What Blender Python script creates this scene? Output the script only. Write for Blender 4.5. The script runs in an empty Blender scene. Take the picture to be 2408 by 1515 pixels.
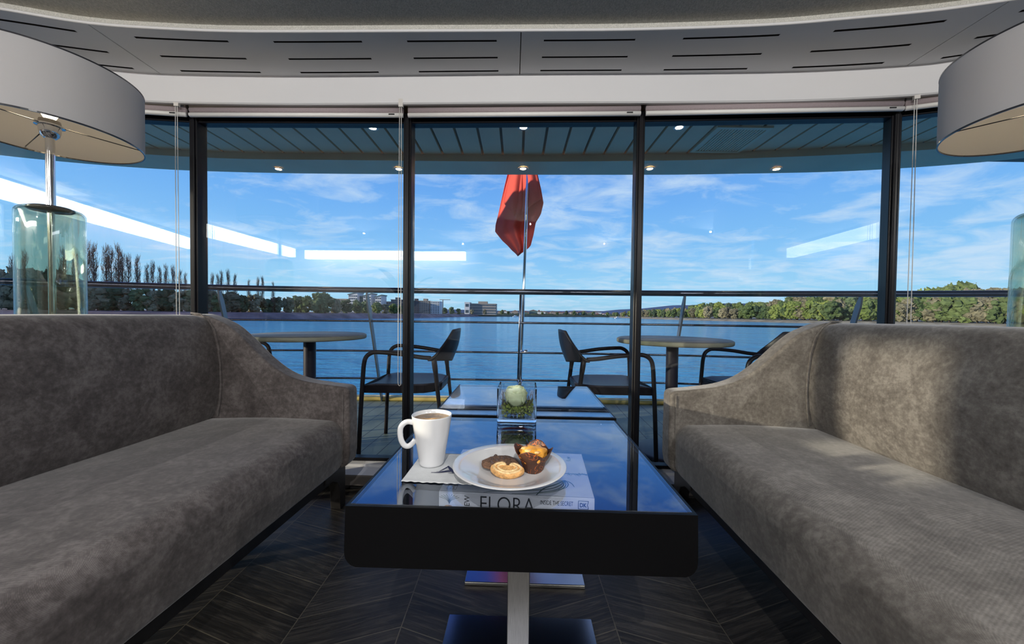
import bpy, math, random
from mathutils import Vector, Matrix, noise
R = math.radians
PI = math.pi
rng = random.Random(7)
SC = bpy.context.scene
COL = SC.collection

# ------------------------------------------------------------------ materials
MATS = {}
def _nt(name):
    m = bpy.data.materials.new(name); m.use_nodes = True
    nt = m.node_tree; nt.nodes.clear()
    out = nt.nodes.new('ShaderNodeOutputMaterial')
    MATS[name] = m
    return m, nt, out
def N(nt, t, **kw):
    n = nt.nodes.new(t)
    for k, v in kw.items():
        if k.startswith('i_'):
            key = k[2:].replace('_', ' ')
            n.inputs[int(key) if key.isdigit() else key].default_value = v
        else: setattr(n, k, v)
    return n
def L(nt, a, b): nt.links.new(a, b)
def rgba(c): return (c[0], c[1], c[2], 1)
def mat(name, col, rough=.5, metal=0, var=0, vscale=8, bump=0, bscale=200, sheen=0, coat=0, emit=None, estr=0, spec=.5, stretch=None, coord='Object', trans=0, sss=0):
    m, nt, out = _nt(name)
    p = N(nt, 'ShaderNodeBsdfPrincipled')
    p.inputs['Base Color'].default_value = rgba(col)
    p.inputs['Roughness'].default_value = rough
    p.inputs['Metallic'].default_value = metal
    p.inputs['Sheen Weight'].default_value = sheen
    p.inputs['Coat Weight'].default_value = coat
    p.inputs['Specular IOR Level'].default_value = spec
    if sss:
        p.inputs['Subsurface Weight'].default_value = sss
        p.inputs['Subsurface Radius'].default_value = (.01, .008, .006)
    if emit:
        p.inputs['Emission Color'].default_value = rgba(emit); p.inputs['Emission Strength'].default_value = estr
    L(nt, p.outputs[0], out.inputs[0])
    tc = N(nt, 'ShaderNodeTexCoord'); mp = N(nt, 'ShaderNodeMapping')
    if stretch: mp.inputs['Scale'].default_value = stretch
    L(nt, tc.outputs[coord], mp.inputs[0])
    if var:
        nz = N(nt, 'ShaderNodeTexNoise', i_Scale=vscale, i_Detail=5.0)
        L(nt, mp.outputs[0], nz.inputs['Vector'])
        cr = N(nt, 'ShaderNodeValToRGB')
        cr.color_ramp.elements[0].position = .3; cr.color_ramp.elements[1].position = .7
        cr.color_ramp.elements[0].color = rgba([max(0, c*(1-var)) for c in col])
        cr.color_ramp.elements[1].color = rgba([min(1, c*(1+var)) for c in col])
        L(nt, nz.outputs[0], cr.inputs[0]); L(nt, cr.outputs[0], p.inputs['Base Color'])
    if bump:
        n2 = N(nt, 'ShaderNodeTexNoise', i_Scale=bscale, i_Detail=2.0)
        L(nt, mp.outputs[0], n2.inputs['Vector'])
        b = N(nt, 'ShaderNodeBump', i_Strength=bump, i_Distance=.002)
        L(nt, n2.outputs[0], b.inputs['Height']); L(nt, b.outputs[0], p.inputs['Normal'])
    return m
def glassy(name, f0=.04, tint=(.95, .98, .97), rough=0.0, gcol=(1, 1, 1), grow=1.0):
    """thin sheet glass: transmits straight through and mirrors by Schlick's law"""
    m, nt, out = _nt(name)
    g = N(nt, 'ShaderNodeNewGeometry')
    d = N(nt, 'ShaderNodeVectorMath', operation='DOT_PRODUCT')
    L(nt, g.outputs['Incoming'], d.inputs[0]); L(nt, g.outputs['Normal'], d.inputs[1])
    a = N(nt, 'ShaderNodeMath', operation='ABSOLUTE'); L(nt, d.outputs['Value'], a.inputs[0])
    s = N(nt, 'ShaderNodeMath', operation='SUBTRACT', i_0=1.0); L(nt, a.outputs[0], s.inputs[1])
    q = N(nt, 'ShaderNodeMath', operation='POWER', i_1=5.0); L(nt, s.outputs[0], q.inputs[0])
    ml = N(nt, 'ShaderNodeMath', operation='MULTIPLY_ADD', i_1=(1-f0)*grow, i_2=f0); L(nt, q.outputs[0], ml.inputs[0])
    t = N(nt, 'ShaderNodeBsdfTransparent', i_Color=rgba(tint))
    gl = N(nt, 'ShaderNodeBsdfGlossy', i_Color=rgba(gcol), i_Roughness=rough)
    mx = N(nt, 'ShaderNodeMixShader')
    L(nt, ml.outputs[0], mx.inputs[0]); L(nt, t.outputs[0], mx.inputs[1]); L(nt, gl.outputs[0], mx.inputs[2])
    L(nt, mx.outputs[0], out.inputs[0])
    return m

mat('ceiling_fabric', (.46, .455, .42), .9, var=.25, vscale=260, bump=1.0, bscale=330, stretch=(1, .6, 1))
mat('white_panel', (.62, .625, .64), .42, bump=.03, bscale=600)
mat('white_band', (.60, .60, .61), .5, bump=.02, bscale=500)
mat('slot_black', (.012, .012, .013), .8)
mat('black_frame', (.005, .005, .007), .35, spec=.22)
mat('blind_cream', (.42, .38, .34), .55, bump=.02)
mat('blind_fabric', (.30, .25, .26), .8, var=.15, vscale=120, stretch=(1, 1, 8))
mat('bar_white', (.74, .73, .70), .35)
mat('cord', (.55, .53, .50), .6)
mat('sill_white', (.60, .61, .66), .4, bump=.02)
mat('sill_brown', (.10, .09, .085), .5)
mat('black_satin', (.0025, .0025, .003), .40, bump=.05, bscale=900, spec=.16)
mat('table_inside', (.004, .004, .006), .6)
mat('steel_brushed', (.50, .49, .47), .32, metal=1, var=.18, vscale=60, stretch=(30, 30, .6), bump=.1, bscale=60)
mat('plate_chrome', (.34, .36, .42), .16, metal=1)
mat('steel_edge', (.55, .54, .52), .25, metal=1)
mat('chrome', (.72, .73, .75), .08, metal=1)
mat('dark_cap', (.03, .03, .035), .2, coat=.4)
mat('porcelain', (.62, .63, .65), .12, coat=.5)
mat('coffee', (.74, .69, .64), .35, var=.3, vscale=45)
mat('crema', (.62, .38, .18), .4, var=.3, vscale=90)
mat('paper_napkin', (.60, .62, .64), .95, bump=.5, bscale=700, var=.04, vscale=60)
mat('navy_ink', (.012, .015, .06), .7)
mat('book_cover', (.84, .86, .92), .35, var=.04, vscale=20)
mat('book_pages', (.70, .68, .62), .9, var=.12, vscale=60, stretch=(1, 1, 60))
mat('ink_black', (.012, .014, .018), .6)
mat('ink_teal', (.08, .62, .55), .6)
mat('ink_green', (.02, .075, .055), .6, var=.4, vscale=60)
mat('ink_blue', (.10, .22, .33), .6, var=.5, vscale=150)
mat('cookie_dark', (.16, .085, .05), .85, var=.55, vscale=170, bump=.9, bscale=260)
mat('palmier', (.66, .36, .13), .6, var=.35, vscale=120, bump=.8, bscale=500)
mat('palmier_pale', (.80, .56, .28), .6, var=.25, vscale=150, bump=.8, bscale=500)
mat('muffin', (.74, .33, .045), .4, var=.4, vscale=60, bump=.4, bscale=120, coat=.25)
mat('muffin_flake', (.70, .42, .17), .5, var=.3, vscale=150)
mat('moss', (.16, .21, .03), .9, var=.7, vscale=120)
mat('rose', (.66, .74, .48), .55, var=.15, vscale=40, sss=.15)
mat('rose_stem', (.50, .38, .16), .6)
mat('twig', (.075, .05, .045), .8, var=.4, vscale=200)
mat('shade_inner', (.66, .58, .44), .8)
mat('bulb', (1, .85, .6), .3, emit=(1, .80, .52), estr=26)
mat('dark_wood', (.012, .011, .011), .4, var=.4, vscale=20)
mat('chair_black', (.010, .007, .009), .4, bump=.05, spec=.25)
mat('chair_seat', (.018, .015, .026), .45, bump=.05, spec=.3)
mat('deck_edge', (.55, .42, .13), .6, var=.15, vscale=5)
mat('deck_edge_white', (.66, .62, .52), .6)
mat('soffit_panel', (.84, .62, .42), .5, var=.06, vscale=3)
mat('soffit_groove', (.16, .13, .10), .6)
mat('vent', (.86, .70, .50), .5)
mat('light_trim', (.55, .55, .53), .3, metal=.6)
mat('light_on', (1, .9, .7), .4, emit=(1, .80, .52), estr=14)
mat('light_on_white', (1, .97, .9), .4, emit=(1, .97, .88), estr=16)
mat('rail_steel', (.13, .14, .18), .2, metal=1)
mat('post_steel', (.14, .17, .21), .35, metal=.6)
mat('pole_steel', (.70, .76, .82), .14, metal=1)
mat('rope', (.32, .33, .5), .8)
mat('stone_bank', (.22, .165, .17), .9, var=.55, vscale=.12)
mat('sand_bank', (.30, .27, .20), .9, var=.4, vscale=.2)
mat('land_green', (.035, .06, .03), .95, var=.5, vscale=.05)
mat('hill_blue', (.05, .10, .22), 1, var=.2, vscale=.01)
mat('trunk', (.07, .055, .05), .9)
mat('bare_twig', (.13, .105, .085), .9, var=.3, vscale=.3)
mat('wall_plain', (.78, .76, .74), .7, bump=.03)
mat('cove', (1, .97, .92), .5, emit=(1, .95, .90), estr=9.5)
mat('cove_dim', (.9, .9, 1), .5, emit=(.86, .88, 1), estr=3.5)
mat('potting', (.25, .24, .23), .6)
mat('plant_leaf', (.012, .03, .012), .5, var=.3)
mat('table_wood', (.16, .15, .13), .5, var=.25, vscale=6, stretch=(1, 14, 1))
mat('table_edge', (.22, .21, .16), .6, var=.15)
mat('photo_card', (.70, .70, .74), .4)
mat('photo_food', (.40, .16, .05), .5, var=.7, vscale=70)
mat('photo_blue', (.04, .09, .25), .5)
mat('bld_white', (.62, .64, .66), .7)
mat('bld_glass', (.05, .08, .11), .2)
mat('bld_green', (.10, .17, .17), .5, var=.2)
mat('bld_brown', (.20, .15, .14), .8, var=.15, vscale=.1)
mat('bld_tan', (.32, .28, .25), .8, var=.12, vscale=.1)
mat('roof_red', (.25, .11, .09), .8)
mat('boat_white', (.75, .75, .75), .5)

glassy('window_glass', .045, (.965, .985, .985))
glassy('table_glass', .16, (.92, .94, .97), gcol=(.80, .88, 1.0), grow=1.0)
glassy('lamp_glass', .09, (.84, .87, .80))
glassy('bulb_glass', .05, (1, .97, .9))

def m_curtain():
    m, nt, out = _nt('curtain')
    d = N(nt, 'ShaderNodeBsdfDiffuse', i_Color=(.62, .45, .36, 1))
    t = N(nt, 'ShaderNodeBsdfTranslucent', i_Color=(.75, .5, .38, 1))
    mx = N(nt, 'ShaderNodeMixShader', i_0=.5)
    L(nt, d.outputs[0], mx.inputs[1]); L(nt, t.outputs[0], mx.inputs[2]); L(nt, mx.outputs[0], out.inputs[0])
m_curtain()
def m_shade():
    m, nt, out = _nt('lamp_shade')
    d = N(nt, 'ShaderNodeBsdfDiffuse', i_Color=(.55, .55, .57, 1))
    t = N(nt, 'ShaderNodeBsdfTranslucent', i_Color=(.55, .52, .47, 1))
    tc = N(nt, 'ShaderNodeTexCoord'); nz = N(nt, 'ShaderNodeTexNoise', i_Scale=700.0)
    L(nt, tc.outputs['Object'], nz.inputs['Vector'])
    b = N(nt, 'ShaderNodeBump', i_Strength=.15, i_Distance=.001); L(nt, nz.outputs[0], b.inputs['Height'])
    L(nt, b.outputs[0], d.inputs['Normal'])
    mx = N(nt, 'ShaderNodeMixShader', i_0=.34)
    L(nt, d.outputs[0], mx.inputs[1]); L(nt, t.outputs[0], mx.inputs[2]); L(nt, mx.outputs[0], out.inputs[0])
m_shade()
def m_fabric(name, dark, mid, light):
    m, nt, out = _nt(name)
    p = N(nt, 'ShaderNodeBsdfPrincipled', i_Roughness=.78)
    p.inputs['Sheen Weight'].default_value = .35; p.inputs['Sheen Roughness'].default_value = .4
    p.inputs['Specular IOR Level'].default_value = .25
    tc = N(nt, 'ShaderNodeTexCoord')
    n1 = N(nt, 'ShaderNodeTexNoise', i_Scale=9.0, i_Detail=9.0, i_Roughness=.72, i_Distortion=.6)
    n3 = N(nt, 'ShaderNodeTexNoise', i_Scale=60.0, i_Detail=6.0, i_Roughness=.7)
    wv = N(nt, 'ShaderNodeTexWave', i_Scale=235.0, i_Distortion=1.2, i_Detail=2.0)
    wv.inputs['Detail Scale'].default_value = 3.0
    wv.bands_direction = 'DIAGONAL'
    mp = N(nt, 'ShaderNodeMapping'); mp.inputs['Rotation'].default_value = (.6, .4, 1.9)
    w2 = N(nt, 'ShaderNodeTexWave', i_Scale=235.0, i_Distortion=1.2, i_Detail=2.0); w2.bands_direction = 'DIAGONAL'
    L(nt, tc.outputs['Object'], mp.inputs[0]); L(nt, mp.outputs[0], w2.inputs['Vector'])
    for n in (n1, n3, wv): L(nt, tc.outputs['Object'], n.inputs['Vector'])
    ad = N(nt, 'ShaderNodeMath', operation='MULTIPLY_ADD', i_1=.45); L(nt, n3.outputs[0], ad.inputs[0]); 
    s1 = N(nt, 'ShaderNodeMath', operation='MULTIPLY', i_1=.55); L(nt, n1.outputs[0], s1.inputs[0]); L(nt, s1.outputs[0], ad.inputs[2])
    cr = N(nt, 'ShaderNodeValToRGB'); e = cr.color_ramp.elements
    e[0].position = .39; e[0].color = rgba(dark); e[1].position = .60; e[1].color = rgba(light)
    k = e.new(.49); k.color = rgba(mid)
    L(nt, ad.outputs[0], cr.inputs[0])
    wm = N(nt, 'ShaderNodeMath', operation='MULTIPLY'); L(nt, wv.outputs['Fac'], wm.inputs[0]); L(nt, w2.outputs['Fac'], wm.inputs[1])
    mr = N(nt, 'ShaderNodeMapRange'); mr.inputs['To Min'].default_value = .88; mr.inputs['To Max'].default_value = 1.16
    L(nt, wm.outputs[0], mr.inputs[0])
    mc = N(nt, 'ShaderNodeVectorMath', operation='SCALE'); L(nt, cr.outputs[0], mc.inputs[0]); L(nt, mr.outputs[0], mc.inputs['Scale'])
    L(nt, mc.outputs[0], p.inputs['Base Color'])
    b = N(nt, 'ShaderNodeBump', i_Strength=.2, i_Distance=.001); L(nt, wm.outputs[0], b.inputs['Height']); L(nt, b.outputs[0], p.inputs['Normal'])
    L(nt, p.outputs[0], out.inputs[0])
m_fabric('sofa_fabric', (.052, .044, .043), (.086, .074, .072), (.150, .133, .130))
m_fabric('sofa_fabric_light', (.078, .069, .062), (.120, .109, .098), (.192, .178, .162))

def m_floor():
    m, nt, out = _nt('floor_chevron')
    p = N(nt, 'ShaderNodeBsdfPrincipled')
    p.inputs['Specular IOR Level'].default_value = .4
    g = N(nt, 'ShaderNodeNewGeometry'); sx = N(nt, 'ShaderNodeSeparateXYZ'); L(nt, g.outputs['Position'], sx.inputs[0])
    W = .31
    def mth(op, a=None, b=None, c=None):
        n = N(nt, 'ShaderNodeMath', operation=op)
        for i, v in enumerate((a, b, c)):
            if v is None: continue
            if isinstance(v, (int, float)): n.inputs[i].default_value = v
            else: L(nt, v, n.inputs[i])
        return n.outputs[0]
    u = mth('DIVIDE', sx.outputs[0], W)
    tri = mth('PINGPONG', u, 1.0)                 # 0..1..0, slope flips each column
    yy = mth('ADD', sx.outputs[1], mth('MULTIPLY', tri, -W*.36))
    pl = mth('DIVIDE', yy, .135)
    col = mth('FLOOR', u); row = mth('FLOOR', pl)
    fr = mth('FRACT', pl); fu = mth('FRACT', u)
    g1 = mth('LESS_THAN', fr, .022); g2 = mth('LESS_THAN', fu, .010)
    gap = mth('MAXIMUM', g1, g2)
    cx = N(nt, 'ShaderNodeCombineXYZ'); L(nt, col, cx.inputs[0]); L(nt, row, cx.inputs[1])
    wn = N(nt, 'ShaderNodeTexWhiteNoise', noise_dimensions='3D'); L(nt, cx.outputs[0], wn.inputs['Vector'])
    # grain runs along the plank
    gv = N(nt, 'ShaderNodeCombineXYZ')
    L(nt, mth('MULTIPLY', sx.outputs[0], 3.0), gv.inputs[0]); L(nt, mth('MULTIPLY', yy, 42.0), gv.inputs[1])
    L(nt, mth('MULTIPLY', wn.outputs['Value'], 30.0), gv.inputs[2])
    gn = N(nt, 'ShaderNodeTexNoise', i_Scale=1.6, i_Detail=8.0, i_Roughness=.7, i_Distortion=1.2); L(nt, gv.outputs[0], gn.inputs['Vector'])
    cr = N(nt, 'ShaderNodeValToRGB'); e = cr.color_ramp.elements
    e[0].position = .30; e[0].color = (.008, .0075, .0075, 1); e[1].position = .72; e[1].color = (.062, .056, .049, 1)
    k = e.new(.5); k.color = (.020, .0185, .018, 1)
    L(nt, gn.outputs[0], cr.inputs[0])
    vm = N(nt, 'ShaderNodeVectorMath', operation='SCALE'); L(nt, cr.outputs[0], vm.inputs[0])
    L(nt, mth('MULTIPLY_ADD', wn.outputs['Value'], .6, .75), vm.inputs['Scale'])
    mx = N(nt, 'ShaderNodeMix', data_type='RGBA'); L(nt, gap, mx.inputs[0]); L(nt, vm.outputs[0], mx.inputs[6])
    mx.inputs[7].default_value = (.075, .068, .055, 1)
    L(nt, mx.outputs[2], p.inputs['Base Color'])
    L(nt, mth('MULTIPLY_ADD', gn.outputs[0], .2, .30), p.inputs['Roughness'])
    b = N(nt, 'ShaderNodeBump', i_Strength=.25, i_Distance=.002); L(nt, gn.outputs[0], b.inputs['Height']); L(nt, b.outputs[0], p.inputs['Normal'])
    L(nt, p.outputs[0], out.inputs[0])
m_floor()
def m_deck():
    m, nt, out = _nt('deck_planks')
    p = N(nt, 'ShaderNodeBsdfPrincipled', i_Roughness=.55)
    g = N(nt, 'ShaderNodeNewGeometry'); mp = N(nt, 'ShaderNodeMapping'); mp.inputs['Rotation'].default_value = (0, 0, R(3))
    L(nt, g.outputs['Position'], mp.inputs[0])
    sx = N(nt, 'ShaderNodeSeparateXYZ'); L(nt, mp.outputs[0], sx.inputs[0])
    a = N(nt, 'ShaderNodeMath', operation='MULTIPLY', i_1=1/.122); L(nt, sx.outputs[0], a.inputs[0])
    f = N(nt, 'ShaderNodeMath', operation='FRACT'); L(nt, a.outputs[0], f.inputs[0])
    l = N(nt, 'ShaderNodeMath', operation='LESS_THAN', i_1=.05); L(nt, f.outputs[0], l.inputs[0])
    nz = N(nt, 'ShaderNodeTexNoise', i_Scale=3.0, i_Detail=5.0); L(nt, g.outputs['Position'], nz.inputs['Vector'])
    cr = N(nt, 'ShaderNodeValToRGB'); e = cr.color_ramp.elements
    e[0].color = (.13, .17, .14, 1); e[1].color = (.22, .27, .22, 1); e[0].position = .3; e[1].position = .7
    L(nt, nz.outputs[0], cr.inputs[0])
    mx = N(nt, 'ShaderNodeMix', data_type='RGBA'); L(nt, l.outputs[0], mx.inputs[0]); L(nt, cr.outputs[0], mx.inputs[6]); mx.inputs[7].default_value = (.02, .025, .035, 1)
    L(nt, mx.outputs[2], p.inputs['Base Color']); L(nt, p.outputs[0], out.inputs[0])
m_deck()
def m_water():
    m, nt, out = _nt('river_water')
    p = N(nt, 'ShaderNodeBsdfPrincipled', i_Roughness=.12)
    p.inputs['Base Color'].default_value = (.07, .42, .68, 1)
    p.inputs['IOR'].default_value = 1.33
    g = N(nt, 'ShaderNodeNewGeometry')
    prev = None
    for sc, st, di, ro, w in ((1.6, .6, .10, .2, 2.2), (.35, .9, .45, -.3, 2.6), (.05, .8, 1.6, .1, 2.0)):
        mp = N(nt, 'ShaderNodeMapping'); mp.inputs['Scale'].default_value = (1, w, 1); mp.inputs['Rotation'].default_value = (0, 0, ro)
        L(nt, g.outputs['Position'], mp.inputs[0])
        nz = N(nt, 'ShaderNodeTexNoise', i_Scale=sc, i_Detail=5.0, i_Roughness=.62); L(nt, mp.outputs[0], nz.inputs['Vector'])
        b = N(nt, 'ShaderNodeBump', i_Strength=st, i_Distance=di); L(nt, nz.outputs[0], b.inputs['Height'])
        if prev: L(nt, prev.outputs[0], b.inputs['Normal'])
        prev = b
    L(nt, prev.outputs[0], p.inputs['Normal']); L(nt, p.outputs[0], out.inputs[0])
m_water()
def m_leaf(name, dark, light):
    m, nt, out = _nt(name)
    p = N(nt, 'ShaderNodeBsdfPrincipled', i_Roughness=.85); p.inputs['Specular IOR Level'].default_value = .15
    g = N(nt, 'ShaderNodeTexCoord'); oi = N(nt, 'ShaderNodeObjectInfo')
    nz = N(nt, 'ShaderNodeTexNoise', i_Scale=.55, i_Detail=6.0, i_Roughness=.7); L(nt, g.outputs['Object'], nz.inputs['Vector'])
    ad = N(nt, 'ShaderNodeMath', operation='MULTIPLY_ADD', i_1=.5, i_2=-.25); L(nt, oi.outputs['Random'], ad.inputs[0])
    a2 = N(nt, 'ShaderNodeMath', operation='ADD'); L(nt, ad.outputs[0], a2.inputs[0]); L(nt, nz.outputs[0], a2.inputs[1])
    cr = N(nt, 'ShaderNodeValToRGB'); e = cr.color_ramp.elements
    e[0].position = .25; e[0].color = rgba(dark); e[1].position = .75; e[1].color = rgba(light)
    L(nt, a2.outputs[0], cr.inputs[0]); L(nt, cr.outputs[0], p.inputs['Base Color']); L(nt, p.outputs[0], out.inputs[0])
m_leaf('leaf_green', (.05, .085, .035), (.16, .21, .075))
m_leaf('leaf_bright', (.10, .15, .04), (.25, .30, .08))
m_leaf('leaf_dull', (.12, .115, .075), (.27, .25, .16))
m_leaf('leaf_dark', (.045, .075, .045), (.13, .18, .085))
def m_wrapper():
    m, nt, out = _nt('muffin_paper')
    p = N(nt, 'ShaderNodeBsdfPrincipled', i_Roughness=.5)
    tc = N(nt, 'ShaderNodeTexCoord')
    nz = N(nt, 'ShaderNodeTexNoise', i_Scale=90.0, i_Detail=1.5); L(nt, tc.outputs['Object'], nz.inputs['Vector'])
    s = N(nt, 'ShaderNodeMath', operation='SUBTRACT', i_1=.5); L(nt, nz.outputs[0], s.inputs[0])
    a = N(nt, 'ShaderNodeMath', operation='ABSOLUTE'); L(nt, s.outputs[0], a.inputs[0])
    l = N(nt, 'ShaderNodeMath', operation='LESS_THAN', i_1=.012); L(nt, a.outputs[0], l.inputs[0])
    n2 = N(nt, 'ShaderNodeTexNoise', i_Scale=35.0, i_Detail=0.0); L(nt, tc.outputs['Object'], n2.inputs['Vector'])
    g = N(nt, 'ShaderNodeMath', operation='GREATER_THAN', i_1=.43); L(nt, n2.outputs[0], g.inputs[0])
    ml = N(nt, 'ShaderNodeMath', operation='MULTIPLY'); L(nt, l.outputs[0], ml.inputs[0]); L(nt, g.outputs[0], ml.inputs[1])
    mx = N(nt, 'ShaderNodeMix', data_type='RGBA'); L(nt, ml.outputs[0], mx.inputs[0])
    mx.inputs[6].default_value = (.060, .022, .012, 1); mx.inputs[7].default_value = (.60, .14, .02, 1)
    L(nt, mx.outputs[2], p.inputs['Base Color']); L(nt, p.outputs[0], out.inputs[0])
m_wrapper()
def m_flag():
    m, nt, out = _nt('flag_red')
    d = N(nt, 'ShaderNodeBsdfDiffuse', i_Color=(.95, .17, .13, 1))
    t = N(nt, 'ShaderNodeBsdfTranslucent', i_Color=(.80, .05, .04, 1))
    mx = N(nt, 'ShaderNodeMixShader', i_0=.35)
    L(nt, d.outputs[0], mx.inputs[1]); L(nt, t.outputs[0], mx.inputs[2]); L(nt, mx.outputs[0], out.inputs[0])
m_flag()
def m_vase():
    m, nt, out = _nt('vase_glass')
    g = N(nt, 'ShaderNodeBsdfGlass', i_IOR=1.45, i_Roughness=0.0); g.inputs['Color'].default_value = (.97, .98, 1, 1)
    L(nt, g.outputs[0], out.inputs[0])
m_vase()

# ------------------------------------------------------------------ mesh builder
class MB:
    def __init__(s): s.v = []; s.f = []; s.m = []; s.mats = []
    def mi(s, name):
        if name is None: return 0
        if name not in s.mats: s.mats.append(name)
        return s.mats.index(name)
    def add(s, vs, fs, mat=None):
        o = len(s.v); s.v += [tuple(p) for p in vs]
        k = s.mi(mat) if mat else 0
        for f in fs: s.f.append(tuple(i+o for i in f)); s.m.append(k)
        return s
    def box(s, x0, x1, y0, y1, z0, z1, mat=None, M=None):
        vs = [Vector((x, y, z)) for z in (z0, z1) for y in (y0, y1) for x in (x0, x1)]
        if M: vs = [M @ v for v in vs]
        return s.add(vs, [(0, 2, 3, 1), (4, 5, 7, 6), (0, 1, 5, 4), (2, 6, 7, 3), (0, 4, 6, 2), (1, 3, 7, 5)], mat)
    def tube(s, pts, r, n=10, mat=None, closed=False, caps=True, flat=1.0):
        pts = [Vector(p) for p in pts]; k = len(pts)
        rs = r if isinstance(r, (list, tuple)) else [r]*k
        vs = []; up = None
        for i, p in enumerate(pts):
            a = pts[i-1] if (i > 0 or closed) else p; b = pts[(i+1) % k] if (i < k-1 or closed) else p
            t = (b-a).normalized() if (b-a).length > 1e-9 else Vector((0, 0, 1))
            if up is None:
                up = Vector((0, 0, 1)) if abs(t.z) < .9 else Vector((1, 0, 0))
            sd = t.cross(up); 
            if sd.length < 1e-6: sd = t.cross(Vector((0, 1, 0)))
            sd.normalize(); up = sd.cross(t).normalized()
            for j in range(n):
                an = 2*PI*j/n; vs.append(p + (sd*math.cos(an) + up*math.sin(an)*flat)*rs[i])
        fs = []
        for i in range(k if closed else k-1):
            for j in range(n):
                a = i*n+j; b = i*n+(j+1) % n; c = ((i+1) % k)*n
                fs.append((a, b, c+(j+1) % n, c+j))
        if caps and not closed:
            fs.append(tuple(reversed(range(n)))); fs.append(tuple((k-1)*n+j for j in range(n)))
        return s.add(vs, fs, mat)
    def lathe(s, prof, n=48, c=(0, 0, 0), mat=None, closed=False, sq=0):
        vs = []; k = len(prof)
        for r, z in prof:
            for j in range(n):
                a = 2*PI*j/n; rr = r
                vs.append((c[0]+rr*math.cos(a), c[1]+rr*math.sin(a), c[2]+z))
        fs = []
        for i in range(k if closed else k-1):
            i2 = (i+1) % k
            for j in range(n): fs.append((i*n+j, i*n+(j+1) % n, i2*n+(j+1) % n, i2*n+j))
        if not closed:
            if prof[0][0] > 1e-6: fs.append(tuple(reversed(range(n))))
            if prof[-1][0] > 1e-6: fs.append(tuple((k-1)*n+j for j in range(n)))
        return s.add(vs, fs, mat)
    def extrude(s, poly, axis, a, b, mat=None, M=None):
        """poly: list of 2D points; axis: 'x','y','z' along which it is swept a..b"""
        def P(u, w, t):
            v = Vector({'x': (t, u, w), 'y': (u, t, w), 'z': (u, w, t)}[axis]); return M @ v if M else v
        n = len(poly); vs = [P(u, w, a) for u, w in poly] + [P(u, w, b) for u, w in poly]
        fs = [tuple(range(n)), tuple(reversed(range(n, 2*n)))] + [(i, i+n, (i+1) % n+n, (i+1) % n) for i in range(n)]
        return s.add(vs, fs, mat)
    def grid(s, fn, nu, nv, mat=None, wrap=False):
        vs = [fn(i/(nu if wrap else nu-1) if nu > 1 else 0, j/(nv-1)) for j in range(nv) for i in range(nu)]
        fs = []
        for j in range(nv-1):
            for i in range(nu if wrap else nu-1):
                i2 = (i+1) % nu; fs.append((j*nu+i, j*nu+i2, (j+1)*nu+i2, (j+1)*nu+i))
        return s.add(vs, fs, mat)
    def blob(s, c, r, sub=2, amp=.2, fr=2.0, seed=0, mat=None, sc=(1, 1, 1)):
        import bmesh
        bm = bmesh.new(); bmesh.ops.create_icosphere(bm, subdivisions=sub, radius=1)
        vs = []
        for v in bm.verts:
            d = 1+amp*(noise.noise(Vector(v.co)*fr+Vector((seed*3.1, seed*1.7, seed)))*2)
            vs.append((c[0]+v.co.x*r*sc[0]*d, c[1]+v.co.y*r*sc[1]*d, c[2]+v.co.z*r*sc[2]*d))
        bm.verts.index_update(); fs = [tuple(v.index for v in f.verts) for f in bm.faces]
        bm.free(); return s.add(vs, fs, mat)
    def build(s, name, mat=None, parent=None, smooth=False, bevel=0, seg=2, sub=0, solid=0, auto=None, loc=None, fix=True):
        me = bpy.data.meshes.new(name); me.from_pydata(s.v, [], s.f)
        names = s.mats if s.mats else [mat]
        if mat and s.mats and mat not in s.mats: names = s.mats
        for nme in names: me.materials.append(MATS[nme])
        if s.mats:
            for p, k in zip(me.polygons, s.m): p.material_index = k
        me.validate()
        if fix:
            import bmesh
            bm = bmesh.new(); bm.from_mesh(me); bmesh.ops.recalc_face_normals(bm, faces=bm.faces); bm.to_mesh(me); bm.free()
        if smooth:
            for p in me.polygons: p.use_smooth = True
        me.update()
        o = bpy.data.objects.new(name, me); COL.objects.link(o)
        if parent: o.parent = parent
        if loc: o.location = loc
        if solid:
            md = o.modifiers.new('solid', 'SOLIDIFY'); md.thickness = solid; md.offset = 0
        if bevel:
            md = o.modifiers.new('bevel', 'BEVEL'); md.width = bevel; md.segments = seg; md.limit_method = 'ANGLE'; md.angle_limit = R(35)
            if smooth is False and seg > 1:
                for p in me.polygons: p.use_smooth = True
                md.harden_normals = True
        if sub:
            md = o.modifiers.new('sub', 'SUBSURF'); md.levels = sub; md.render_levels = sub
        if auto and smooth:
            md = o.modifiers.new('es', 'EDGE_SPLIT'); md.split_angle = R(auto)
        return o

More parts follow.
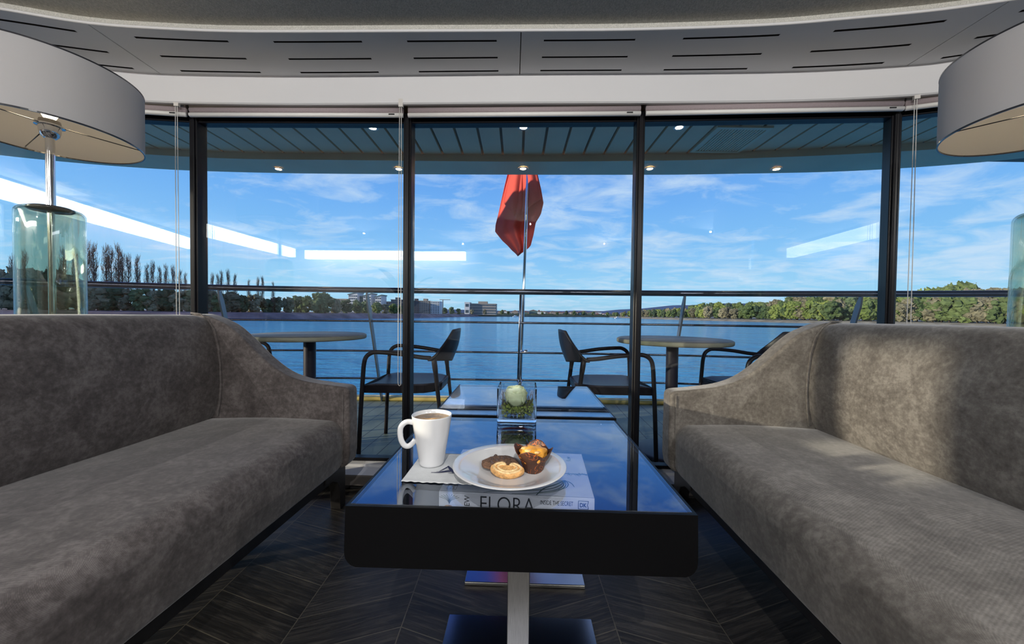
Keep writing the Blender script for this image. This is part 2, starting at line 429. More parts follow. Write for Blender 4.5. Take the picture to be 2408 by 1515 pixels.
def thing(name, label, cat, loc=(0, 0, 0), rz=0, group=None, kind=None):
    o = bpy.data.objects.new(name, None); COL.objects.link(o)
    o.empty_display_size = .05
    o.location = loc; o.rotation_euler = (0, 0, rz)
    return tag(o, label, cat, group, kind)
def tag(o, label=None, cat=None, group=None, kind=None):
    if label: o['label'] = label
    if cat: o['category'] = cat
    if group: o['group'] = group
    if kind: o['kind'] = kind
    return o
def struct(o, label=None, cat=None): 
    o['kind'] = 'structure'
    if label: o['label'] = label
    if cat: o['category'] = cat
    return o
def dup(o, parent=None):
    c = o.copy(); COL.objects.link(c)
    if parent: c.parent = parent
    for ch in list(o.children): dup(ch, c)
    return c
def text_mb(txt, size, M, mat, width=1.0, weight=0.0, extrude=.0001, align='LEFT'):
    cu = bpy.data.curves.new('t', 'FONT'); cu.body = txt; cu.size = size; cu.align_x = align; cu.align_y = 'BOTTOM_BASELINE' if False else 'TOP_BASELINE'
    cu.extrude = extrude; cu.offset = weight; cu.resolution_u = 4
    o = bpy.data.objects.new('t', cu); COL.objects.link(o)
    dg = bpy.context.evaluated_depsgraph_get(); me = bpy.data.meshes.new_from_object(o.evaluated_get(dg))
    mb = MB()
    if len(me.vertices):
        mb.add([M @ Vector((v.co.x*width, v.co.y, v.co.z)) for v in me.vertices], [tuple(p.vertices) for p in me.polygons], mat)
    bpy.data.objects.remove(o); bpy.data.curves.remove(cu); bpy.data.meshes.remove(me)
    return mb

def crom(pts, n):
    """Catmull-Rom through 2D/3D points, n samples per span"""
    P = [Vector(p) for p in pts]; out = []
    for i in range(len(P)-1):
        a = P[i-1] if i else P[0]*2-P[1]; b = P[i]; c = P[i+1]; d = P[i+2] if i+2 < len(P) else P[-1]*2-P[-2]
        for k in range(n):
            t = k/n
            out.append(.5*((2*b)+(c-a)*t+(2*a-5*b+4*c-d)*t*t+(3*b-a-3*c+d)*t**3))
    out.append(P[-1]); return out
def curve_y(pts, x):
    for i in range(len(pts)-1):
        if pts[i][0] <= x <= pts[i+1][0]:
            t = (x-pts[i][0])/(pts[i+1][0]-pts[i][0]); return pts[i][1]*(1-t)+pts[i+1][1]*t
    return pts[0][1] if x < pts[0][0] else pts[-1][1]

# ------------------------------------------------------------------ plan curves of the stern saloon
G = [(-4.55, -.5), (-4.50, .30), (-4.2, .95), (-3.6, 1.52), (-2.95, 1.90), (-2.4, 1.995), (-1.742, 2.045), (-1.176, 2.047), (-.58, 2.026), (0, 1.995), (.645, 1.979), (1.187, 1.958), (1.788, 1.92), (2.076, 1.868), (2.6, 1.72), (3.1, 1.50), (3.65, 1.12), (4.15, .5), (4.38, -.05), (4.45, -.6)]
Dc = [(-4.40, -.5), (-4.32, .30), (-4.0, .88), (-3.4, 1.42), (-2.75, 1.72), (-2.35, 1.83), (-2.05, 1.893), (-1.8, 1.925), (-1.323, 1.932), (-.888, 1.925), (.029, 1.893), (.815, 1.871), (1.394, 1.844), (1.875, 1.790), (2.071, 1.738), (2.5, 1.60), (3.0, 1.38), (3.5, 1.04), (3.98, .45), (4.2, -.05), (4.28, -.6)]
Cc = [(-3.96, -.5), (-3.90, .20), (-3.6, .68), (-3.1, 1.10), (-2.6, 1.36), (-2.3, 1.46), (-2.054, 1.525), (-1.784, 1.592), (-1.47, 1.619), (-1.115, 1.628), (-.383, 1.613), (.021, 1.604), (.511, 1.59), (1.022, 1.558), (1.334, 1.518), (1.623, 1.474), (1.837, 1.424), (2.2, 1.33), (2.65, 1.16), (3.1, .88), (3.5, .42), (3.75, -.1), (3.82, -.6)]
Gs = crom(G, 6); Ds = crom(Dc, 6); Cs = crom(Cc, 6)
Dx = [(p.x, p.y) for p in Ds if -4.0 < p.x < 3.98]; Cx = [(p.x, p.y) for p in Cs if -3.6 < p.x < 3.5]
Gx = [(p.x, p.y) for p in Gs if -4.2 < p.x < 4.15]

# floor and ceiling
fl = MB(); fl.add([(-4.6, -3.3, 0), (4.5, -3.3, 0)] + [(p.x, p.y, 0) for p in reversed(Gs)], [tuple(range(2+len(Gs)))])
fl.add([(-4.6, -3.3, -.05), (4.5, -3.3, -.05)] + [(p.x, p.y, -.05) for p in reversed(Gs)], [tuple(reversed(range(2+len(Gs))))])
struct(fl.build('floor', 'floor_chevron', fix=False))
ce = MB(); ce.add([(-4.6, -3.3, 2.125), (4.5, -3.3, 2.125)] + [(p.x, p.y, 2.125) for p in reversed(Cs)], [tuple(range(2+len(Cs)))])
n = len(Cs)
ce.add([(p.x, p.y, 2.125) for p in Cs] + [(p.x, p.y, 2.097) for p in Cs], [(i, i+1, n+i+1, n+i) for i in range(n-1)])
ce.add([(p.x, p.y, 2.125) for p in Cs] + [(p.x*1.0, p.y+.006, 2.097) for p in Cs], [(i, i+1, n+i+1, n+i) for i in range(n-1)])
ce.box(-4.6, 4.6, -3.3, 2.3, 2.20, 2.24)
struct(ce.build('ceiling', 'ceiling_fabric', fix=False))
lp = MB(); lp.tube([(p.x, p.y, 2.1) for p in Cs], .006, 8)
struct(lp.build('trim_10', 'white_band', smooth=True))

# slotted white ceiling panels between joints
JX = [-3.55, -1.797, .0235, 1.85, 3.45]
def Pk(x, k, z): return (x, curve_y(Cx, x)*(1-k)+curve_y(Dx, x)*k, z)
rows = [0, .185, .220, .555, .590, .885, .920, 1]
slots_for = {0: [(-3.49, -3.09), (-2.89, -2.495), (-2.29, -1.894)], 1: [(-1.672, -1.275), (-1.074, -.678), (-.477, -.082)],
             2: [(.124, .519), (.722, 1.118), (1.326, 1.722)], 3: [(1.95, 2.35), (2.55, 2.95), (3.05, 3.4)]}
for pi in range(4):
    x0, x1 = JX[pi]+.002, JX[pi+1]-.002
    xs = sorted({x0, x1} | {e for s_ in slots_for[pi] for e in s_} | {x0+(x1-x0)*i/30 for i in range(31)})
    xs = [x for i, x in enumerate(xs) if i == 0 or x-xs[i-1] > 1e-4]
    mb = MB()
    for i in range(len(xs)-1):
        xm = (xs[i]+xs[i+1])/2; ins = any(a < xm < b for a, b in slots_for[pi])
        for k in range(7):
            a, b = rows[k], rows[k+1]
            if ins and k in (1, 3, 5):
                q = [Pk(xs[i], a, 2.1), Pk(xs[i+1], a, 2.1), Pk(xs[i+1], b, 2.1), Pk(xs[i], b, 2.1)]
                t = [(p[0], p[1], 2.118) for p in q]
                mb.add(q+t, [(4, 5, 6, 7), (0, 1, 5, 4), (3, 2, 6, 7)], 'slot_black')
                for e in (0, 1):
                    if abs((xs[i], xs[i+1])[e]-[s_[e] for s_ in slots_for[pi] if s_[0] < xm < s_[1]][0]) < 1e-4:
                        mb.add([q[e], q[3-e], t[3-e], t[e]], [(0, 1, 2, 3)], 'slot_black')
            else:
                mb.add([Pk(xs[i], a, 2.1), Pk(xs[i+1], a, 2.1), Pk(xs[i+1], b, 2.1), Pk(xs[i], b, 2.1)], [(0, 1, 2, 3)], 'white_panel')
    for xe in (x0, x1):
        mb.add([Pk(xe, 0, 2.1), Pk(xe, 1, 2.1), Pk(xe, 1, 2.125), Pk(xe, 0, 2.125)], [(0, 1, 2, 3)], 'white_panel')
    struct(mb.build('trim_%d' % (pi+1), fix=False))
# side continuations of the panel and dark backing in the joints
mb = MB()
for side in (-1, 1):
    cs = [p for p in Cs if (p.x < JX[0]+.1 if side < 0 else p.x > JX[-1]-.1)]; ds = [p for p in Ds if (p.x < -3.5 if side < 0 else p.x > 3.4)]
    m_ = min(len(cs), len(ds)); cs = [cs[int(i*(len(cs)-1)/(m_-1))] for i in range(m_)]; ds = [ds[int(i*(len(ds)-1)/(m_-1))] for i in range(m_)]
    mb.add([(p.x, p.y, 2.102) for p in cs]+[(p.x, p.y, 2.102) for p in ds], [(i, i+1, m_+i+1, m_+i) for i in range(m_-1)])
struct(mb.build('trim_5', 'white_panel', fix=False))
# white vertical band
nd = len(Ds); mb = MB()
prof = [(0, 2.10), (0, 1.966), (.006, 1.960), (.02, 1.960), (.02, 2.10)]
vs = []
for i, p in enumerate(Ds):
    a = Ds[max(0, i-1)]; b = Ds[min(nd-1, i+1)]; t = (b-a).normalized(); nn = Vector((-t.y, t.x))
    for dd, z in prof: vs.append((p.x+nn.x*dd, p.y+nn.y*dd, z))
k = len(prof); mb.add(vs, [(i*k+j, (i+1)*k+j, (i+1)*k+j+1, i*k+j+1) for i in range(nd-1) for j in range(k-1)])
struct(mb.build('trim_6', 'white_band', smooth=True, auto=40))
# box over the blinds
mb = MB(); ng = min(len(Ds), len(Gs))
vs = [(p.x, p.y+.02, 2.07) for p in Ds]+[(p.x*1.04, p.y+.22, 2.07) for p in Ds]
mb.add(vs, [(i, i+1, nd+i+1, nd+i) for i in range(nd-1)])
struct(mb.build('trim_7', 'blind_cream', fix=False))
# sill below the glass
mb = MB(); ngs = len(Gs)
prof = [(.03, .10, 'sill_white'), (-.06, .095, 'sill_white'), (-.07, .085, 'sill_white'), (-.145, .074, 'sill_white'), (-.15, .068, 'sill_brown'), (-.15, .022, 'sill_brown'), (-.13, .020, 'slot_black'), (-.13, 0, 'slot_black')]
vs = []
for i, p in enumerate(Gs):
    a = Gs[max(0, i-1)]; b = Gs[min(ngs-1, i+1)]; t = (b-a).normalized(); nn = Vector((-t.y, t.x))
    for dd, z, _ in prof: vs.append((p.x+nn.x*dd, p.y+nn.y*dd, z))
k = len(prof)
o0 = len(mb.v); mb.v += vs
for i in range(ngs-1):
    for j in range(k-1):
        mb.f.append((i*k+j, (i+1)*k+j, (i+1)*k+j+1, i*k+j+1)); mb.m.append(mb.mi(prof[j][2] if j < 3 else prof[j+1][2]))
struct(mb.build('trim_8', smooth=True, auto=30, fix=False))

# ------------------------------------------------------------------ windows, one per bay
MX = [-4.52, -4.1, -2.92, -1.709, -.561, .6525, 1.9035, 3.05, 4.0, 4.42]
def Gp(x): return Vector((x, curve_y(Gx, x)))
pts = []
for i, x in enumerate(MX):
    if i == 0: pts.append(Vector((-4.52, -.3)))
    elif i == len(MX)-1: pts.append(Vector((4.42, -.4)))
    else: pts.append(Gp(x))
for i in range(len(pts)-1):
    a, b = pts[i], pts[i+1]; d = (b-a); ln = d.length; ang = math.atan2(d.y, d.x)
    w = bpy.data.objects.new('window_%d' % (i+1), None); COL.objects.link(w); w.location = (a.x, a.y, 0); w.rotation_euler = (0, 0, ang); w['kind'] = 'structure'
    g = MB(); g.box(.02, ln-.02, -.004, .004, .112, 1.915); g.build('pane', 'window_glass', w)
    fr = MB(); fr.box(.0, ln, -.025, .03, 1.905, 1.96); fr.box(0, ln, -.02, .03, .098, .116)
    fr.box(-.021, .021, -.035, .035, .10, 1.93); fr.box(-.012, .012, -.044, -.034, .10, 1.93)
    if i == len(pts)-2: fr.box(ln-.021, ln+.021, -.035, .035, .10, 1.93)
    fr.build('frame', 'black_frame', w, bevel=.003, seg=1)
    # roller blind, pulled up
    if 1 <= i <= 7:
        nm = {2: 'leftmost of the blinds, half behind the left lamp shade', 3: 'over the window left of the central one', 4: 'over the central window in front of the flag',
              5: 'over the window right of the central one', 6: 'rightmost visible, running behind the right lamp shade', 1: 'over the far left side window', 7: 'over the far right side window'}[i]
        bl = thing('roller_blind', 'rolled up cream roller blind '+nm, 'blind', (a.x, a.y, 0), ang, 'roller blinds above the windows')
        b_ = MB(); b_.box(.012, ln-.012, -.078, -.035, 1.958, 1.995); b_.build('cassette', 'blind_cream', bl, bevel=.008)
        b_ = MB(); b_.tube([(.014, -.06, 1.950), (ln-.014, -.06, 1.950)], .016, 16); b_.build('fabric_roll', 'blind_fabric', bl, smooth=True)
        b_ = MB(); b_.tube([(.014, -.066, 1.925), (ln-.014, -.066, 1.925)], .0125, 14, flat=.9); b_.build('bottom_bar', 'bar_white', bl, smooth=True)
        b_ = MB(); b_.box(ln-.085, ln-.055, -.081, -.077, 1.922, 1.927); b_.build('clip', 'slot_black', bl)
        if i in (2, 3, 6):
            zb = {2: .82, 3: .527, 6: .80}[i]; cx = {2: ln-.03, 3: ln-.012, 6: .035}[i]
            c_ = MB(); q = [(cx-.008, -.105, 1.95)]+[(cx-.009*math.sin(PI/2*(1-t)) if False else cx-.0085, -.107, 1.95-(1.95-zb-.02)*t) for t in (.3, .7, 1)]
            q += [(cx-.006, -.107, zb+.006), (cx, -.107, zb), (cx+.006, -.107, zb+.006)]
            q += [(cx+.0065, -.107, zb+.02), (cx+.004, -.107, (zb+1.95)/2), (cx+.001, -.105, 1.95)]
            c_.tube(q, .0016, 6); c_.box(cx-.012, cx+.010, -.112, -.098, 1.945, 1.985)
            c_.build('pull_cord', 'cord', bl, smooth=False)
# ------------------------------------------------------------------ the room behind the camera (seen mirrored in the panes)
mb = MB(); mb.box(-4.7, 4.6, -3.4, -3.3, 0, 2.2); struct(mb.build('wall_back', 'wall_plain'))
mb = MB(); mb.box(-4.7, -4.6, -3.3, -.85, 0, 2.2); mb.box(-4.7, -4.6, -.85, -.40, 0, .10); mb.box(-4.7, -4.6, -.85, -.40, 1.93, 2.2); mb.box(-4.66, -4.5, -.42, -.32, 0, 2.2); struct(mb.build('wall_left', 'wall_plain'))
mb = MB(); mb.box(4.5, 4.6, -3.3, -.5, 0, 2.2); mb.box(4.4, 4.55, -.6, -.42, 0, 2.2); struct(mb.build('wall_right', 'wall_plain'))
wd = bpy.data.objects.new('window_10', None); COL.objects.link(wd); wd.location = (-4.65, -.85, 0); wd['kind'] = 'structure'  # unseen side opening, added and narrowed so sun streaks the right sofa
g = MB(); g.box(-.004, .004, .03, .42, .12, 1.91); g.build('pane', 'window_glass', wd)
g = MB(); g.box(-.03, .03, 0, .03, .10, 1.93); g.box(-.03, .03, .42, .45, .10, 1.93); g.box(-.03, .03, 0, .45, .10, .12); g.box(-.03, .03, 0, .45, 1.91, 1.93); g.build('frame', 'black_frame', wd)
def cove(name, x0, x1, y0, y1, m, label):
    c = thing(name, label, 'ceiling light', ((x0+x1)/2, (y0+y1)/2, 1.95))
    hx, hy = (x1-x0)/2, (y1-y0)/2
    b = MB(); b.box(-hx, hx, -hy, hy, -.03, .13); b.build('diffuser', m, c)
    b = MB(); b.box(-hx-.01, hx+.01, -hy-.01, hy+.01, .13, .165); b.build('housing', 'wall_plain', c)
cove('cove_light', -4.40, -4.28, -2.9, .15, 'cove', 'long white cove light strip above the curtains, mirrored in the left panes')
cove('cove_light', -4.2, -1.3, -3.16, -3.06, 'cove', 'white cove light strip along the back of the room, mirrored behind the plant')
cove('cove_light', 4.14, 4.26, -2.9, -.1, 'cove_dim', 'dim bluish cove light strip on the right side, mirrored in the right panes')
for k in range(4):
    y0 = -2.95+k*.52
    cu = MB()
    def fn(u, v, y0=y0, k=k):
        return (-4.47+.028*math.sin(u*PI*2*5+k)+.01*math.sin(u*31+v*2), y0+u*.49, .02+v*1.93)
    cu.grid(fn, 70, 5)
    tag(cu.build('curtain', 'curtain', smooth=True, solid=.004), ['beige pleated curtain nearest the back wall, mirrored in the left panes', 'beige pleated curtain, second from the back wall', 'beige pleated curtain, second from the side window', 'beige pleated curtain beside the left side window'][k], 'curtain', 'pleated curtains on the left wall')
pl = thing('potted_plant', 'tall potted plant with broad pointed leaves, mirrored dark against the cove light', 'plant', (-1.75, -1.3, 0))
b = MB(); b.lathe([(.0, 0), (.15, 0), (.19, .40), (.20, .42), (.17, .42), (.165, .38), (0, .38)], 28); b.build('pot', 'potting', pl, smooth=True, auto=40)
b = MB(); b.tube([(0, 0, .36), (.02, .01, .8), (-.01, .02, 1.25)], [.02, .017, .012], 8); b.build('stem', 'trunk', pl, smooth=True)
rr = random.Random(3)
for k in range(16):
    az = k*2.4; h = .55+.75*k/16; ln = .45+.25*rr.random(); el = .55+.5*k/16
    b = MB()
    def fn(u, v):
        s = u*ln; w = .075*math.sin(PI*min(1, u*.96+.02))**.7*(2*v-1)
        r_ = s*math.cos(el)*1.0; zz = s*math.sin(el)*(1-.45*u)+abs(2*v-1)*.015
        return (r_*math.cos(az)-w*math.sin(az), r_*math.sin(az)+w*math.cos(az), h+zz)
    b.grid(fn, 10, 5); b.build('leaf', 'plant_leaf', pl, smooth=True, solid=.003)

# ------------------------------------------------------------------ sofas
def sofa(name, label, sgn, loc, rz, fab):
    t = thing(name, label, 'sofa', loc, rz)
    S = Matrix.Diagonal((sgn, 1, 1, 1))
    Y0, Y1 = -2.10, 0.0       # seat from near arm to far arm (local y, far arm inner face at 0)
    def ring(poly, ny, bulge=0.0):
        """sweep a profile along y with softly rounded ends"""
        mb = MB(); n = len(poly); cx = sum(p[0] for p in poly)/n; cz = sum(p[1] for p in poly)/n
        ys = []
        for j in range(ny+1): ys.append(j/ny)
        vs = []
        for u in ys:
            y = Y0+(Y1-Y0)*u; e = min(u, 1-u)*(Y1-Y0)
            sc_ = 1-.045*max(0, 1-e/.05)**2
            for x, z in poly:
                zz = cz+(z-cz)*sc_; xx = cx+(x-cx)*(1-.02*max(0, 1-e/.05)**2)
                w = .004*noise.noise(Vector((x*3, y*2.2, z*4)))
                vs.append(S @ Vector((xx+w, y, zz+w)))
        fs = [(j*n+i, (j+1)*n+i, (j+1)*n+(i+1) % n, j*n+(i+1) % n) for j in range(ny) for i in range(n)]
        fs += [tuple(range(n)), tuple(reversed([ny*n+i for i in range(n)]))]
        mb.add(vs, fs); return mb
    def arc(cx, cz, r, a0, a1, n): return [(cx+r*math.cos(R(a0+(a1-a0)*i/n)), cz+r*math.sin(R(a0+(a1-a0)*i/n))) for i in range(n+1)]
    seat = [(-.66, .215), (-.02, .215)] + arc(-.016, .235, .018, -80, 0, 3) + [(.006, .30)] + arc(-.062, .362, .068, 5, 90, 8) + [(-.16, .434), (-.30, .438), (-.45, .434), (-.60, .426), (-.66, .42)]
    ring(seat, 60).build('seat_cushion', fab, t, smooth=True, auto=50)
    back = [(-.60, .405), (-.578, .44), (-.566, .50), (-.560, .58), (-.562, .66), (-.572, .75), (-.590, .82)] + arc(-.655, .822, .063, 15, 90, 7) + [(-.70, .886)] + arc(-.70, .845, .041, 90, 180, 5) + [(-.745, .5), (-.74, .22), (-.66, .22)]
    ring(back, 60).build('backrest', fab, t, smooth=True, auto=50)
    top = crom([(-.742, .845), (-.70, .884), (-.640, .884), (-.575, .862), (-.515, .830), (-.445, .770), (-.370, .698), (-.280, .633), (-.190, .600), (-.080, .583), (-.012, .576)], 4)
    prof = [(p.x, p.y) for p in top] + arc(.002, .548, .026, 80, 0, 4) + [(.030, .40), (.030, .28), (.022, .232), (.0, .215), (-.74, .215)]
    for (ya, yb) in ((0.0, .088), (Y0-.088, Y0)):
        mb = MB(); mb.extrude(prof, 'y', ya, yb, M=S)
        mb.build('arm', fab, t, bevel=.016, seg=3)
        pp = [(x, y_) for x in [0] for y_ in [0]]
    # welt where the arm front meets the inner face
    mb = MB(); mb.tube([S @ Vector((.004, -.003, z)) for z in (.24, .30, .40, .50, .555)], .0022, 6); mb.build('welt', fab, t, smooth=True)
    mb = MB(); q = [(-.567, .435), (-.556, .50), (-.551, .58), (-.553, .66), (-.563, .75), (-.582, .82), (-.610, .862), (-.645, .888), (-.69, .892)]
    mb.tube([S @ Vector((x+.002, -.004, z)) for x, z in q], .0035, 6); mb.build('welt', fab, t, smooth=True)
    # timber base
    mb = MB(); mb.box(-.70, -.045, Y0-.03, .05, .150, .214, M=S); mb.build('base_rail', 'dark_wood', t, bevel=.004)
    for lx in (-.062, -.64):
        for ly, sy in ((.105, 1), (Y0-.105, -1)):
            lp_ = [(0, 0), (0, .214), (-.17, .214), (-.17, .165), (-.115, .158), (-.072, .135), (-.052, .095), (-.044, 0)]
            mb = MB(); mb.extrude([(ly+(u)*sy, z) for u, z in lp_], 'x', lx-.024, lx+.024, M=S)
            mb.build('leg', 'dark_wood', t, bevel=.003)
    return t
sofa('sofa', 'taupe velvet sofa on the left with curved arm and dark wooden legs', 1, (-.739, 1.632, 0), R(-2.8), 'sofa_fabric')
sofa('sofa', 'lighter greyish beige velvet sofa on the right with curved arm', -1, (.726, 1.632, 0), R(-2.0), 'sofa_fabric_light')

# ------------------------------------------------------------------ glass topped coffee tables
def coffee_table(label, cx, cy, rz, Ln, post_y, plate, pz):
    t = thing('coffee_table', label, 'table', (cx, cy, 0), rz)
    w, h = .2975, Ln/2
    mb = MB()
    op = [(-w, .574), (-w-.002, .500)]+[(-w+.022-.024*math.cos(R(a)), .492-.024*math.sin(R(a))) for a in (0, 20, 40, 60, 80)]
    op = op + [(-x, z) for x, z in reversed(op)]
    ip = [(w-.012, .574), (w-.012, .484), (-w+.012, .484), (-w+.012, .574)]
    ip = [(w-.007, .574), (w-.012, .566), (w-.012, .484), (-w+.012, .484), (-w+.012, .566), (-w+.007, .574)]; prof = op+ip
    n = len(prof)
    vs = [(x, -h+.008, z) for x, z in prof]+[(x, h-.008, z) for x, z in prof]
    mb.add(vs, [(i, i+n, (i+1) % n+n, (i+1) % n) for i in range(n)], 'black_satin')
    m_ = len(op)
    for y0, y1 in ((-h, -h+.008), (h-.008, h)):
        mb.extrude(op, 'y', y0, y1, 'black_satin')
    mb.box(-w+.012, w-.012, -h+.012, h-.012, .484, .487, 'table_inside')
    mb.build('case', 'black_satin', t)
    g = MB(); g.box(-w+.007, w-.007, -h+.006, h-.006, .570, .576); g.build('glass_top', 'table_glass', t)
    p = MB(); p.box(-.026, .026, post_y-.026, post_y+.026, .012, .470); p.build('post', 'steel_brushed', t, bevel=.002)
    x0, x1, y0, y1 = plate
    p = MB(); p.box(x0, x1, y0, y1, .0, .012); p.build('base_plate', 'steel_edge', t, bevel=.003)
    p = MB(); p.box(x0+.002, x1-.002, y0+.002, y1-.002, .012, .0135); p.build('mirror_sheet', 'plate_chrome', t)
    return t
coffee_table('black coffee table with glass top nearest the camera, carrying the breakfast', .024, .900, R(-1.6), .552, -.01, (-.205, .215, -.235, .185), 0)
coffee_table('black coffee table with glass top standing behind the nearest one, closer to the window', .049, 1.464, R(-1.6), .520, .02, (-.19, .21, -.245, .20), 0)
TZ = .5765
# ---- book in the first table, under the glass
bk = thing('book', 'thick pale blue botanical book lying under the glass of the nearest table', 'book', (-.146, .762, .4925), R(-4.3))
BW, BL, BH = .316, .238, .047
b = MB(); b.box(0, BW, 0, BL, BH-.003, BH); b.box(0, BW, 0, BL, 0, .003); b.box(0, BW, -.0005, .003, 0, BH)
b.build('cover', 'book_cover', bk, bevel=.001)
b = MB(); b.box(.003, BW-.003, .003, BL-.004, .003, BH-.003); b.build('pages', 'book_pages', bk)
def onspine(x, z, rot=0): return Matrix.Translation((x, -.0009, z)) @ Matrix.Rotation(R(90), 4, 'X') @ Matrix.Rotation(R(rot), 4, 'Z')
def oncover(x, y, rot=90): return Matrix.Translation((x, y, BH+.0004)) @ Matrix.Rotation(R(rot), 4, 'Z')
t_ = text_mb('FLORA', .047, onspine(.083, .0095), 'ink_black', width=.80, weight=-.0005); t_.build('spine_title', None, bk)
t_ = text_mb('INSIDE THE SECRET', .0125, onspine(.208, .0300), 'ink_black', width=.60); t_.build('spine_subtitle', None, bk)
t_ = text_mb('KEW', .016, onspine(.064, .009, 90), 'ink_black', width=.9); t_.build('spine_lettering', None, bk)
t_ = text_mb('DK', .012, onspine(.2865, .0285, 0), 'navy_ink', width=.8, weight=.0003)
for a_, c_ in (((.284, .041), (.304, .041)), ((.284, .025), (.304, .025)), ((.284, .025), (.284, .041)), ((.304, .041), (.302, .033)), ((.302, .033), (.304, .025))):
    t_.tube([(a_[0], -.001, a_[1]), (c_[0], -.001, c_[1])], .0006, 4, 'navy_ink')
t_.build('publisher_mark', None, bk)
# reading away from the spine, tops of the letters to the left
t_ = text_mb('FLORA', .070, Matrix.Translation((.104, .027, BH+.0004)) @ Matrix(((0, -1, 0, 0), (1, 0, 0, 0), (0, 0, 1, 0), (0, 0, 0, 1))), 'ink_teal', width=.85, weight=-.0006)
t_.build('cover_title', None, bk)
RM = Matrix(((0, -1, 0, 0), (1, 0, 0, 0), (0, 0, 1, 0), (0, 0, 0, 1)))
t_ = text_mb('Kew', .017, Matrix.Translation((.284, .185, BH+.0004)) @ RM, 'ink_blue', width=.9); t_.build('cover_lettering', None, bk)
t_ = text_mb('DK', .012, Matrix.Translation((.0285, .011, BH+.0004)) @ RM, 'navy_ink', width=.9, weight=.0002)
for a_, c_ in (((.014, .009), (.014, .030)), ((.033, .009), (.033, .030)), ((.014, .009), (.033, .009)), ((.014, .030), (.033, .030))):
    t_.tube([(a_[0], a_[1], BH+.0004), (c_[0], c_[1], BH+.0004)], .0005, 4, 'navy_ink')
t_.build('cover_mark', None, bk)
b = MB()
for q, w in (([(.262, .075), (.250, .050), (.225, .030), (.170, .018), (.115, .010), (.092, .002)], .0013), ([(.262, .075), (.255, .045), (.235, .025), (.190, .008), (.150, .002)], .0013),
          ([(.262, .075), (.240, .052), (.218, .035), (.206, .015), (.200, .001)], .0018), ([(.262, .075), (.262, .050), (.250, .030), (.228, .016), (.205, .010)], .0011),
          ([(.262, .075), (.268, .058), (.262, .040), (.245, .028)], .0010), ([(.262, .075), (.275, .062), (.280, .045)], .0009), ([(.262, .075), (.24, .066), (.205, .05), (.17, .045)], .0010)):
    c = crom([(x, y, BH+.0006) for x, y in q], 5); k = len(c)
    b.tube(c, [w*(1.15-abs(i/k-.35)) for i in range(k)], 5, flat=.3)
b.build('printed_leaves', 'ink_green', bk)
b = MB(); rr = random.Random(5)
b.tube([(.225, .112, BH+.0005), (.30, .110, BH+.0005), (.315, .110, BH+.0005)], [.0008, .0016, .0018], 5, flat=.3)
for k in range(60):
    x = .232+.08*rr.random(); b.tube([(x, .111, BH+.0005), (x+rr.uniform(-.006, .006), .111+rr.uniform(-.012, .008), BH+.0005)], .0004, 3)
b.build('printed_stem', 'ink_blue', bk)
b = MB()
for k in range(9):
    a = -.9+k*.22; q = [(.022, -.001, .022)]+[(.022+.024*s_*math.sin(a*s_*1.2), -.001, .022+.026*s_*math.cos(a*.8)-.006*s_*s_) for s_ in (.4, .75, 1)]
    b.tube(crom(q, 3), .00045, 4, 'ink_green')
b.blob((.020, -.0006, .014), .008, 2, .1, 3, 2, 'palmier', sc=(1.3, .06, .7))
b.build('spine_picture', None, bk)
# ---- cards lying under the glass of the second table
for k, (x, y, rz, lb) in enumerate(((.094, 1.46, 4, 'food picture card under the far table glass, right of the vase'), (-.055, 1.47, -6, 'white card under the far table glass, left of the vase'))):
    c = thing('menu_card', lb, 'card', (x, y, .4875), R(rz), 'cards under the second table top')
    b = MB(); b.box(-.045, .045, -.06, .06, 0, .001); b.build('paper', 'photo_card', c)
    b = MB(); b.blob((.008, 0, .0013), .02, 2, .25, 2, k, sc=(1.1, 1, .03)); b.build('printed_dish', 'photo_food', c)
    if k == 0:
        b = MB(); b.box(-.085, -.048, -.06, .06, 0, .001); b.build('blue_flap', 'photo_blue', c)

# ---- napkin
npk = thing('napkin', 'white paper napkin with dark blue emblem under the mug', 'napkin', (0, 0, TZ))
nb = MB(); A, B_, C_, D_ = Vector((-.212, .720)), Vector((-.062, .708)), Vector((-.050, .862)), Vector((-.206, .872))
def fn(u, v):
    p = (A*(1-u)+B_*u)*(1-v)+(D_*(1-u)+C_*u)*v
    ed = .0012*math.sin(u*60)*max(0, 1-v*25)
    z = .0006+.0010*max(0, noise.noise(Vector((p.x*28, p.y*28, 3))))*(1 if not (.25 < v < .85 and u < .8) else 0.1)+.0012*max(0, 1-v*10)*(.4+.6*math.sin(u*11)**2)
    return (p.x, p.y+ed, z)
nb.grid(fn, 60, 30); nb.build('sheet', 'paper_napkin', npk, smooth=True, solid=.0004)
lg = MB(); z = .0024
def stroke(q, w):
    c = crom([(x, y, z) for x, y in q], 4); k = len(c)
    lg.tube(c, [max(.0003, w*math.sin(PI*min(.98, max(.08, i/(k-1))))**.6) for i in range(k)], 6, flat=.12)
stroke([(-.162, .760), (-.146, .7605), (-.132, .765), (-.116, .770), (-.1105, .774)], .0024)
stroke([(-.152, .765), (-.138, .766), (-.124, .775), (-.112, .777)], .0011)
stroke([(-.146, .766), (-.1375, .780), (-.1315, .792)], .0016)
stroke([(-.133, .793), (-.127, .781), (-.121, .769), (-.117, .760)], .0034)
stroke([(-.127, .7585), (-.118, .758), (-.110, .7585)], .0013)
lg.build('printed_emblem', 'navy_ink', npk)

